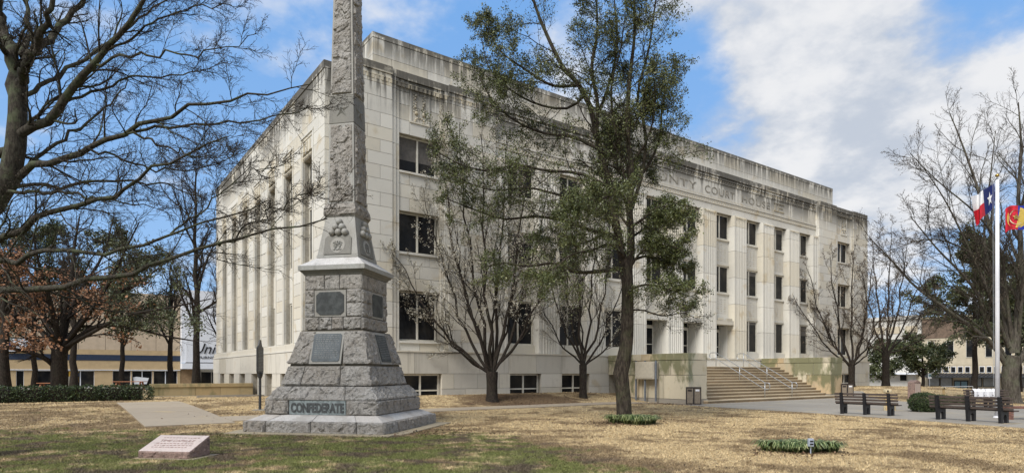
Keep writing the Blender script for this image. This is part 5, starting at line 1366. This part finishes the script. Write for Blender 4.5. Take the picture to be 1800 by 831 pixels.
# flagpoles and flags
M['polew'] = simple('white_pole_paint', (.72, .72, .74), .4, .04); M['gold'] = simple('gold_ball', (.45, .30, .08), .3, .1, 6, .8, 0)
M['fblue'] = simple('flag_blue', (.008, .018, .13), .8, .1, 3, bmp=0); M['fwhite'] = simple('flag_white', (.75, .75, .76), .8, .05, 3, bmp=0); M['fred'] = simple('flag_red', (.55, .015, .035), .8, .1, 3, bmp=0)
M['fyel'] = simple('flag_yellow', (.70, .50, .10), .8, .1, 20, bmp=0); M['fseal'] = simple('flag_seal', (.75, .62, .42), .8, .3, 26, bmp=0); M['fblue2'] = simple('flag_royal_blue', (.015, .035, .42), .8, .1, 3, bmp=0)
def pole(px, py, top_py, label):
    q = gp(px, py); d = depth(q); hh = EYE+(656-top_py)*d/F
    t = empty('flagpole', (q[0], q[1], .02), math.atan2(RT[1], RT[0]), label=label, cat='flagpole')
    MB().tube([(0, 0, 0), (0, 0, hh-.2)], [.08, .06], 16).obj('pole', M['polew'], t, smooth=True)
    MB().lathe([(.13, 0), (.13, .03), (.11, .06), (.1, .07)], 16).obj('base_collar', M['polew'], t)
    MB().sphere((0, 0, hh-.03), .075, 12, .8).obj('finial', M['gold'], t, smooth=True); MB().tube([(0, 0, hh-.22), (0, 0, hh-.05)], .02, 8).obj('truck', M['metal'], t)
    MB().tube([(-.16, 0, hh-.3), (-.14, 0, 1.2)], .006, 5).obj('halyard', M['metal'], t)
    return q, d, hh
q, d, hh = pole(1753, 735, 308, 'white flagpole with a gold ball flying the lone star flag')
s = d/F
def flag(name, q, d, px0, grid, parts, label):
    """grid: function (u 0 hoist..1 fly, v 0 bottom..1 top) -> (px, py, depth offset)"""
    t = empty(name, tuple(pt(px0, 400, d)), label=label, cat='flag'); off = pt(px0, 400, d)
    def surf(nm, mat, ufun, n=14, m_=10, o_=0):
        for sgn in (0,):
            V, Fc = [], []
            for i in range(n+1):
                for j in range(m_+1):
                    u, v = ufun(i/n, j/m_); a, b_, c_ = grid(u, v); V.append(tuple(pt(a, b_, d+c_)-off))
            for i in range(n):
                for j in range(m_): a = i*(m_+1)+j; Fc.append((a, a+m_+1, a+m_+2, a+1))
            me = bpy.data.meshes.new(nm); me.from_pydata(V, [], Fc); me.update()
            ob = link(nm, me, M[mat], t); sd_ = ob.modifiers.new('thickness', 'SOLIDIFY'); sd_.thickness = .004+o_; sd_.offset = 0
    for p_ in parts: surf(*p_)
    return t
def g1(u, v):
    hx = 1746+2*(1-v); hy = 362-40*v          # hoist edge
    fxp = 1716-6*math.sin(v*2.2)+ (0); fy = 397-(v)*52
    k = u; sag = 10*math.sin(PI*u)*(.4)
    x = hx+(1708-hx)*(k**.85)+8*k*k*(1-v)*.9; y = hy+(fy-hy)*k+sag
    return x+2.5*math.sin(u*9+v), y, .18*math.sin(u*8.5+v*1.5)*min(1, u*3)
star = []
flag('state_flag', q, d, 1746, g1, [('blue_field', 'fblue', lambda a, b_: (a*.36, b_)), ('white_stripe', 'fwhite', lambda a, b_: (.36+.64*a, .5+.5*b_)), ('red_stripe', 'fred', lambda a, b_: (.36+.64*a, .5*b_))], 'lone star state flag in blue, white and red on the white flagpole')
fl = [o for o in bpy.data.objects if o.name.startswith('state_flag')][0]
mb = MB(); off = pt(1746, 400, d)
pts = []
for i in range(10):
    r_ = .30 if i % 2 == 0 else .12; a = PI/2+i*PI/5; u, v = .18+.36*.5*r_*2*math.cos(a)*.8, .5+r_*math.sin(a); A_ = g1(u, v); pts.append(pt(A_[0], A_[1], d+A_[2]-.02)-off)
A_ = g1(.18, .5); pts.append(pt(A_[0], A_[1], d+A_[2]-.03)-off)
mb.poly(pts, [(i, (i+1) % 10, 10) for i in range(10)]); mb.obj('star', M['fwhite'], fl)
q2, d2, hh2 = pole(1822, 742, 330, 'second white flagpole just outside the right edge of the photo')
def g2(u, v):
    return 1822-8-48*u+2*math.sin(u*7), 402-42*v+ (8*u) - 20*(1-u)*(.3) + 3*math.sin(u*6), .15*math.sin(u*8)
def disc(cu, cv, r_):
    return lambda a, b_: (cu+r_*.8*math.cos(2*PI*a)*b_, cv+r_*math.sin(2*PI*a)*b_)
flag('seal_flag', q2, d2, 1814, g2, [('blue_half', 'fblue2', lambda a, b_: (a*.5, b_)), ('red_half', 'fred', lambda a, b_: (.5+.5*a, b_))], 'red and blue flag with a round yellow seal cut by the right edge')
fl2 = [o for o in bpy.data.objects if o.name.startswith('seal_flag')][0]; off2 = pt(1814, 400, d2)
def fdisc(r_, mat, dd_, nm, n=18, star_=False):
    pts = []
    for i in range(n):
        rr_2 = r_ if not star_ or i % 2 == 0 else r_*.42
        a = 2*PI*i/n+PI/2; u, v = .55+rr_2*.85*math.cos(a), .52+rr_2*math.sin(a); A2 = g2(u, v); pts.append(pt(A2[0], A2[1], d2+A2[2]-dd_)-off2)
    MB().poly(pts, [tuple(range(n))]).obj(nm, M[mat], fl2)
fdisc(.44, 'fyel', .02, 'seal_border'); fdisc(.30, 'fseal', .03, 'seal_field'); fdisc(.15, 'gold', .04, 'seal_star', 10, True)

# ------------------------------------------------------------ stores on the left
M['stucco'] = simple('tan_stucco', (.47, .35, .20), .85, .06, 1.2); M['stucco2'] = simple('beige_metal_siding', (.50, .40, .29), .7, .06, 1.5)
M['bbrick2'] = simple('far_brick', (.20, .14, .10), .85)
M['navy'] = simple('navy_band', (.018, .032, .065), .6, .1); M['whitep'] = simple('white_panel', (.72, .74, .78), .5, .04); M['brownst'] = simple('brown_stucco', (.27, .18, .10), .8)
Y0 = 107.5
def bX(px, Y=Y0): return fx(px, Y)
def bZ(py, px, Y=Y0): u = (px-900)/F; dd = Y/(FW[1]+RT[1]*u); return EYE+(656-py)*dd/F
SB = empty('store_building', (0, Y0, -.4), label='long tan store with a navy band and plate glass windows on the left', cat='building')
x0, x1 = -75, bX(317); zt = 13.6
off = (0, -Y0, .4)
def sbx(n, m_, *a, par=SB, **k):
    a = list(a); a[2] -= Y0; a[3] -= Y0; a[4] += .4; a[5] += .4
    return MB().box(*a).obj(n, M[m_], par, **k)
sbx('lower_wall', 'stucco', x0, x1, Y0+.0, Y0+20, 2.25, 3.55); sbx('navy_band', 'navy', x0, x1, Y0-.05, Y0+20, 3.56, 4.38); sbx('trim', 'stucco', x0, x1, Y0+.0, Y0+20, 4.39, 5.1)
px_ = x0
while px_ < x1: sbx('siding_panel', 'stucco2', px_+.02, min(px_+3.2, x1)-.02, Y0+.02, Y0+20, 5.11, zt); px_ += 3.2
sbx('soffit', 'whitep', x0, x1, Y0-.12, Y0+.3, 2.14, 2.24)
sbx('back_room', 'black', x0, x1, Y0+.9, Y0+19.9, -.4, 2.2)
def shop(pa, pb, n, poster=None):
    a, b_ = bX(pa), bX(pb); w_ = (b_-a)/n
    fr = MB().box(a, b_, Y0+.3-Y0, .42, -.1, .25); fr.box(a, b_, .3, .42, 2.42, 2.52)
    for i in range(n+1): xx = a+w_*i; fr.box(xx-.06, xx+.06, .295, .425, .25, 2.42)
    o = fr.obj('shop_window', M['whitep'], SB)
    for i in range(n): MB().box(a+w_*i+.07, a+w_*(i+1)-.07, .35, .37, .26, 2.41).obj('pane', M['glass'], o)
    return a, b_
for (pa, pb, n) in ((-60, 4, 3), (28, 42, 1), (64, 92, 1), (116, 166, 2), (198, 230, 2), (232, 268, 2), (270, 312, 2)): shop(pa, pb, n)
for (pa, pb) in ((4, 28), (42, 64), (92, 116), (166, 198), (230, 232), (268, 270), (312, 317)): sbx('pilaster', 'stucco', bX(pa), bX(pb), Y0+.05, Y0+1.2, -.4, 2.13)
M['orange'] = simple('orange_poster', (.62, .28, .04), .6, .3, .8, c2=(.75, .50, .05)); M['poster'] = simple('pale_poster', (.55, .50, .40), .6, .2, 1)
o = sbx('poster', 'orange', bX(121), bX(138), Y0+.25, Y0+.29, .3-.4, 2.0); 
c_ = (bX(132), .23, 1.95); MB().tube([(c_[0]+.45*math.cos(a), c_[1], c_[2]+.28*math.sin(a)) for a in np.linspace(0, 2*PI, 14)]+[(c_[0]+.1, c_[1], 1.1)], .07, 5).obj('poster_mark', M['navy'], o)
MB().poly([(bX(118), .22, .3), (bX(128), .22, .3), (bX(127), .22, 1.4), (bX(123), .22, 1.7), (bX(118), .22, 1.5)], [(0, 1, 2, 3, 4)]).obj('poster_page', M['poster'], o)
MB().poly([(bX(236), .22, .5), (bX(258), .22, .5), (bX(262), .22, 1.4), (bX(240), .22, 1.6), (bX(234), .22, 1.5)], [(0, 1, 2, 3, 4)]).obj('white_window_shape', M['whitep'], SB)  # flat white shape just in front of the shop glass
# hanging sign
a, b_ = bX(14), bX(61)
t = empty('store_sign', ((a+b_)/2, Y0-.4, bZ(606, 38)), label='white sign board with a blue oval fixed high on the tan store', cat='sign')
hw_, hh_ = (b_-a)/2, (bZ(594, 38)-bZ(618, 38))/2
MB().box(-hw_, hw_, -.1, .35, -hh_, hh_).obj('board', M['whitep'], t, bev=.03)
M['signblue'] = simple('sign_blue', (.02, .05, .30), .5)
n = 16; mb = MB(); mb.poly([(-hw_*.8+.42*math.cos(2*PI*i/n), -.12, .05+.24*math.sin(2*PI*i/n)+.1*math.cos(2*PI*i/n)) for i in range(n)], [tuple(range(n))]).obj('blue_oval', M['signblue'], t)
text('sign_lettering', 'k  Pe. v', .8, M['navy'], t, (-hw_*.45, -.12, -.2), (PI/2, 0, 0), .01, shear=.2)
# white fronted furniture store
a, b_ = bX(317), 22.0
WB = empty('furniture_store', (a, Y0, -.4), label='white fronted furniture store with black script lettering beside the tan store', cat='building')
def wb(n, m_, x0, x1, y0, y1, z0, z1): return MB().box(x0-a, x1-a, y0-Y0, y1-Y0, z0+.4, z1+.4).obj(n, M[m_], WB)
zl = bZ(648, 340)
wb('fascia', 'whitep', a+.02, b_, Y0-1.6, Y0, zl, bZ(638, 340)); wb('sign_board', 'whitep', a+.6, b_, Y0-1.4, Y0, bZ(637, 340)+.05, bZ(560, 340)); wb('upper_wall', 'whitep', a+.02, b_, Y0-1.0, Y0+15, bZ(560, 340)+.02, 14.5)
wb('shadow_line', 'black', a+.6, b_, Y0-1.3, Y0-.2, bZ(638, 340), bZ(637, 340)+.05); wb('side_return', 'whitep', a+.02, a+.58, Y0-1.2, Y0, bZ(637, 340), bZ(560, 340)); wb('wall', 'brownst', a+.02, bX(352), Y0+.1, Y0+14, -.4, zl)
sh_ = wb('shop_window', 'frame', bX(353), b_, Y0+.6, Y0+.7, -.4, zl); MB().box(bX(355)-a, bX(372)-a, .5, .58, .1, zl-.1).box(bX(374)-a, b_-a, .5, .58, .1, zl-.1).obj('pane', M['glass'], sh_)
sh_.data.materials.clear(); sh_.data.materials.append(M['frame'])
text('script_lettering', 'Unique', (bZ(600, 350)-bZ(628, 350))*.9, M['black'], WB, (bX(334)-a, -1.46, bZ(621, 350)+.4), (PI/2, 0, 0), .03, shear=.35, sx=1.0)
text('small_lettering', 'FURNITURE', .55, M['black'], WB, (bX(346)-a, -1.46, bZ(630, 350)+.4), (PI/2, 0, 0), .02, sx=1.3)
wb('far_brick_block', 'bbrick2', b_-4, b_+14, Y0+18, Y0+30, 8, bZ(525, 376, Y0+18))
# street poles
M['green'] = simple('dark_green_paint', (.012, .06, .035), .5, .1)
for px, top, lb in ((62, 520, 'dark green street pole in front of the spreading tree'), (300, 500, 'dark green street pole in front of the last shop windows')):
    q = pt(px, 656, 78); t = empty('street_pole', (q[0], q[1], -.45), label=lb, cat='pole', group='green street poles'); hh = EYE+(656-top)*78/F+.45
    MB().tube([(0, 0, 0), (0, 0, 3.2)], .20, 10).obj('lower_shaft', M['green'], t); MB().tube([(0, 0, 3.2), (0, 0, hh)], .14, 8).obj('upper_shaft', M['green'], t)
    MB().lathe([(.4, 0), (.4, .3), (.24, .5), (.2, .6)], 10).obj('base', M['green'], t)
# picnic tables
M['rwood'] = simple('reddish_wood', (.30, .125, .06), .7, .15, 9)
def picnic(px, d, w_, label):
    q = pt(px, 656, d); t = empty('picnic_table', (q[0], q[1], gzf(q[0], q[1])), math.atan2(RT[1], RT[0]), label=label, cat='table', group='picnic tables behind the hedge')
    for i in range(4): MB().box(-w_/2, w_/2, -.4+i*.2, -.22+i*.2, .98, 1.04).obj('table_board', M['rwood'], t)
    for sy in (-.75, .6): MB().box(-w_/2, w_/2, sy, sy+.22, .55, .6).obj('bench_board', M['rwood'], t)
    for sx in (-w_*.38, w_*.38):
        for sy in (-1, 1): MB().hexa([(sx-.06, sy*.55-.06, 0), (sx+.06, sy*.55-.06, 0), (sx+.06, sy*.55+.06, 0), (sx-.06, sy*.55+.06, 0)], [(sx-.06, sy*.15-.06, .98), (sx+.06, sy*.15-.06, .98), (sx+.06, sy*.15+.06, .98), (sx-.06, sy*.15+.06, .98)]).obj('leg', M['rwood'], t)
        MB().box(sx-.05, sx+.05, -.7, .75, .48, .55).obj('cross_beam', M['rwood'], t)
picnic(90, 58, 2.2, 'reddish wooden picnic table behind the spreading tree trunk')
picnic(228, 60, 3.0, 'long reddish wooden picnic table near the right end of the hedge')

# ------------------------------------------------------------ buildings on the right (facades face the square)
X0 = 113.7
def rY(px): u = (px-900)/F; return X0*(FW[1]+RT[1]*u)/(FW[0]+RT[0]*u)
def rZ(py, px): u = (px-900)/F; dd = X0/(FW[0]+RT[0]*u); return EYE+(656-py)*dd/F
M['creamw'] = simple('cream_wall', (.52, .45, .33), .8, .06, 1.2); M['pale'] = simple('pale_wall', (.56, .54, .49), .8, .06, 1.2); M['bbrick'] = simple('brown_brick', (.17, .12, .085), .85, .2, 2.5)
M['awn'] = simple('dark_awning', (.03, .034, .04), .6, .1); M['tglass'] = simple('teal_glass', (.16, .27, .33), .15, .1); M['greyglass'] = simple('pale_shop_glass', (.30, .31, .31), .15, .1, 1.5)
RB = empty('brick_store', (X0, rY(1700), -1.75), label='cream store with brown brick top, dark awning and a row of small square windows', cat='building')
def rb(n, m_, px0, px1, py0, py1, x0_=0, x1_=12, par=None, org=None):
    """px range and py range (top, bottom) measured on the facade plane; x offsets are depth behind it"""
    P_ = par or RB; o_ = P_.location if P_.type == 'EMPTY' else P_.parent.location
    ya, yb = sorted((rY(px0), rY(px1))); pm = 1700 if P_ is RB or P_.parent is RB else 1570
    zt_, zb_2 = rZ(py0, pm), (rZ(py1, pm) if py1 is not None else -1.75)
    return MB().box(x0_, x1_, ya-o_[1], yb-o_[1], zb_2-o_[2], zt_-o_[2]).obj(n, M[m_], P_)
rb('brick_parapet', 'bbrick', 1621, 1900, 556, 592, 0, 14); rb('upper_wall', 'creamw', 1621, 1900, 592.3, 641, .05, 14); rb('coping', 'creamw', 1619, 1900, 553, 556, -.2, .5)
for i in range(7):
    a = 1630+i*34; w_ = rb('tall_window', 'frame', a, a+13, 597, 628, -.03, .05); MB().box(-.06, -.031, min(rY(a+1), rY(a+12))-RB.location[1], max(rY(a+1), rY(a+12))-RB.location[1], rZ(627, 1700)+1.75, rZ(598, 1700)+1.75).obj('pane', M['glass'], w_)
rb('transom_wall', 'creamw', 1631, 1900, 641.3, 656, .0, 14)
a = 1634.0
while a < 1860:
    w_ = rb('square_window', 'whitep', a, a+9, 643.5, 654.5, -.05, 0); MB().box(-.09, -.051, min(rY(a+.8), rY(a+8.2))-RB.location[1], max(rY(a+.8), rY(a+8.2))-RB.location[1], rZ(653.6, 1700)+1.75, rZ(644.4, 1700)+1.75).obj('pane', M['glass'], w_); a += 12.4+(a-1634)*.004
ya, yb = rY(1900), rY(1629)
aw = MB()
oy, oz = RB.location[1], -1.75
aw.hexa([(-2.2, ya-oy, rZ(663, 1700)-oz), (0, ya-oy, rZ(663, 1700)-oz), (0, yb-oy, rZ(663, 1700)-oz), (-2.2, yb-oy, rZ(663, 1700)-oz)], [(-2.2, ya-oy, rZ(661, 1700)-oz), (0, ya-oy, rZ(656, 1700)-oz), (0, yb-oy, rZ(656, 1700)-oz), (-2.2, yb-oy, rZ(661, 1700)-oz)])
aw.obj('awning', M['awn'], RB)
y = ya
mb = MB()
while y < yb: mb.box(-2.2, 0, y-oy, y-oy+.06, rZ(661.2, 1700)-oz, rZ(661.2, 1700)-oz+.0) if False else mb.hexa([(-2.22, y-oy, rZ(661, 1700)-oz), (0, y-oy, rZ(656, 1700)-oz), (0, y-oy+.08, rZ(656, 1700)-oz), (-2.22, y-oy+.08, rZ(661, 1700)-oz)], [(-2.22, y-oy, rZ(661, 1700)-oz+.08), (0, y-oy, rZ(656, 1700)-oz+.08), (0, y-oy+.08, rZ(656, 1700)-oz+.08), (-2.22, y-oy+.08, rZ(661, 1700)-oz+.08)]); y += .5
tag(mb.obj('awning_ribs', M['binf'], RB), kind='stuff')
rb('store_wall', 'creamw', 1610, 1900, 656.3, None, .1, 14)
for pa, pb in ((1632, 1652), (1653, 1674), (1704, 1726), (1728, 1749), (1792, 1815), (1817, 1840)):
    w_ = rb('shop_window', 'binf', pa, pb, 663.5, 679, -.02, .1); rb('pane', 'greyglass', pa+1, pb-1, 664, 678, -.05, -.021, par=w_)
w_ = rb('glass_door', 'binf', 1676.5, 1702, 668, 696.5, -.02, .1)
for pa, pb in ((1678.5, 1688), (1690, 1700)): rb('pane', 'tglass', pa, pb, 670, 695, -.05, -.021, par=w_)
WR = empty('pale_building', (X0, rY(1575), -1.75), label='pale two storey building between the courthouse and the brick store', cat='building')
rb('wall', 'pale', 1500, 1618.5, 560, None, .2, 13, par=WR); rb('cornice', 'pale', 1500, 1619, 556, 562, -.1, 1, par=WR)
for pa in (1532, 1560, 1590):
    rb('recessed_panel', 'creamw', pa, pa+22, 574, 586, .12, .3, par=WR)
rb('ledge', 'whitep', 1500, 1618, 655, 657.5, -1.5, .3, par=WR)
for pa, pb, pc, pd in ((1536, 1546, 595, 615), (1574, 1584, 595, 615), (1604, 1614, 595, 615), (1581, 1594, 657.8, 669)):
    w_ = rb('window', 'frame', pa, pb, pc, pd, .1, .25, par=WR); rb('pane', 'glass', pa+.7, pb-.7, pc+.7, pd-.7, .07, .099, par=w_)
# parking sign and railing near the brick store
q = pt(1634, 656, 70); t = empty('parking_sign', (q[0], q[1], gzf(q[0], q[1])), math.atan2(RT[1], RT[0]), label='small blue and white sign on a post at the edge of the lawn', cat='sign')
MB().tube([(0, 0, 0), (0, 0, 2.6)], .04, 6).obj('post', M['metal'], t); MB().box(-.2, .2, -.05, -.02, 2.0, 2.6).obj('plate', M['whitep'], t); MB().box(-.15, .15, -.06, -.051, 2.2, 2.5).obj('blue_symbol', M['tglass'], t)
t = empty('ramp_railing', (0, 0, 0), label='grey pipe railing rising beside the ramp before the brick store', cat='railing')
rp = [pt(1638, 688, 62), pt(1656, 679, 62), pt(1710, 678.5, 60)]
MB().tube(rp, .04, 6).obj('rail_tube', M['metal'], t)
for a in (rp[0], rp[1], rp[2]): MB().tube([(a[0], a[1], gzf(a[0], a[1])), a], .035, 6).obj('post', M['metal'], t)

# ------------------------------------------------------------ grass blades and fallen leaves
def scatter(n, d0, d1, pad=.9, p=1.0):
    d = d0+(d1-d0)*rng.random(n)**p; u = rng.uniform(-pad, pad, n); X = d*(FW[0]+RT[0]*u); Y = d*(FW[1]+RT[1]*u)
    k = ~inside([(a, b_) for a, b_ in PLAZA], X, Y) & ~((X > 1.95)&(X < 4.6)&(Y > 21.55)&(Y < 33.95)) & ~((X > 4)&(X < 26.5)&(Y > 22.15)&(Y < 24.05))
    k &= ~((Y > 27.8)&(X > 10.2)) & ~((X > 27.4)&(Y > 21.3)&(X < 44.6)) & ~((X > 9.8)&(Y > 29)) & ~((Y > 41.9)&(X > 4)) & (Y < 60)
    c, s = math.cos(-MA), math.sin(-MA); lx = (X-MC[0])*c-(Y-MC[1])*s; ly = (X-MC[0])*s+(Y-MC[1])*c
    k &= ~((np.abs(lx) < 2.6)&(ly > -2.5)&(ly < 2.3))
    return X[k], Y[k]
def blades(n, d0, d1, hgt, wid):
    X, Y = scatter(n, d0, d1, .88); n = len(X); Z = gz(X, Y)
    a = rng.uniform(0, 2*PI, n); hh = hgt*(.4+.9*rng.random(n)); ln = rng.normal(size=(n, 2))*(hh*.9)[:, None]
    dx = np.cos(a)*wid*.5; dy = np.sin(a)*wid*.5
    b_ = np.stack([X, Y, Z-.004], 1); o_ = np.stack([dx, dy, 0*dx], 1)
    V = np.stack([b_-o_, b_+o_, b_+np.column_stack([ln, hh])], 1).reshape(-1, 3)
    return V, np.repeat(rng.random(n), 3)
bl = [blades(190000, 9.6, 16, .042, .010), blades(170000, 16, 27, .046, .015), blades(60000, 27, 55, .055, .034)]
V = np.concatenate([x[0] for x in bl]); a = np.concatenate([x[1] for x in bl])
tag(link('lawn_grass', npmesh('lawn_grass', V, np.arange(len(V)).reshape(-1, 3), M['blades'], a)), 'short dormant and green grass blades of the lawn', 'grass', kind='stuff')
ps = []
for n, d0, d1, s_ in ((6000, 9.6, 18, .034), (9000, 16, 34, .05), (3000, 24, 45, .07)):
    X, Y = scatter(n, d0, d1, .88)
    w_ = np.array([mn.noise(Vector((x*.35, y*.35, 3.3))) for x, y in zip(X, Y)]); k = w_*1.3+rng.random(len(X))*.5 > .26; X, Y = X[k], Y[k]; n = len(X)
    p = np.stack([X, Y, gz(X, Y)+.015], 1); a_ = rng.normal(size=p.shape)*np.array([1, 1, .35]); a_ /= np.linalg.norm(a_, axis=1, keepdims=True)
    b_ = np.cross(a_, np.array([0, 0, 1.])+rng.normal(size=p.shape)*.3); b_ /= np.linalg.norm(b_, axis=1, keepdims=True); s2 = s_*(.6+.8*rng.random(n))[:, None]
    V = np.stack([p, p+a_*s2*.5+b_*s2*.35, p+a_*s2, p+a_*s2*.5-b_*s2*.35], 1).reshape(-1, 3); ps.append((V, np.arange(n*4).reshape(-1, 4), np.repeat(rng.random(n), 4)))
for cx_, cy_, n, sp_ in ((B[0], B[1], 900, 1.1), (MC[0]+1.5, MC[1]-3.2, 500, 1.2), (gp(1404, 792)[0], gp(1404, 792)[1], 500, .6), (19.5, 25.8, 1500, 2.2), (24.5, 26.2, 700, 1.2), (26.0, 21.6, 600, 1.0), (7, 24.3, 500, 1.6)):
    X = cx_+rng.normal(size=n)*sp_; Y = cy_+rng.normal(size=n)*sp_*.6
    k = ~((Y > 27.7)&(X > 10.2)) & ~((np.abs(X-MC[0]) < 2.4)&(np.abs(Y-MC[1]) < 2.4)) & ~((X > 27.4)&(Y > 21.3)); X, Y = X[k], Y[k]; n = len(X)
    p = np.stack([X, Y, gz(X, Y)+.03], 1); a_ = rng.normal(size=p.shape)*np.array([1, 1, .4]); a_ /= np.linalg.norm(a_, axis=1, keepdims=True)
    b_ = np.cross(a_, np.array([0, 0, 1.])+rng.normal(size=p.shape)*.3); b_ /= np.linalg.norm(b_, axis=1, keepdims=True); s2 = .055*(.6+.8*rng.random(n))[:, None]
    ps.append((np.stack([p, p+a_*s2*.5+b_*s2*.35, p+a_*s2, p+a_*s2*.5-b_*s2*.35], 1).reshape(-1, 3), np.arange(n*4).reshape(-1, 4), np.repeat(rng.random(n), 4)))
o = leafobj('fallen_leaves', ps, 'deadleaf', None); tag(o, 'small brown fallen leaves scattered over the lawn', 'leaves', kind='stuff')
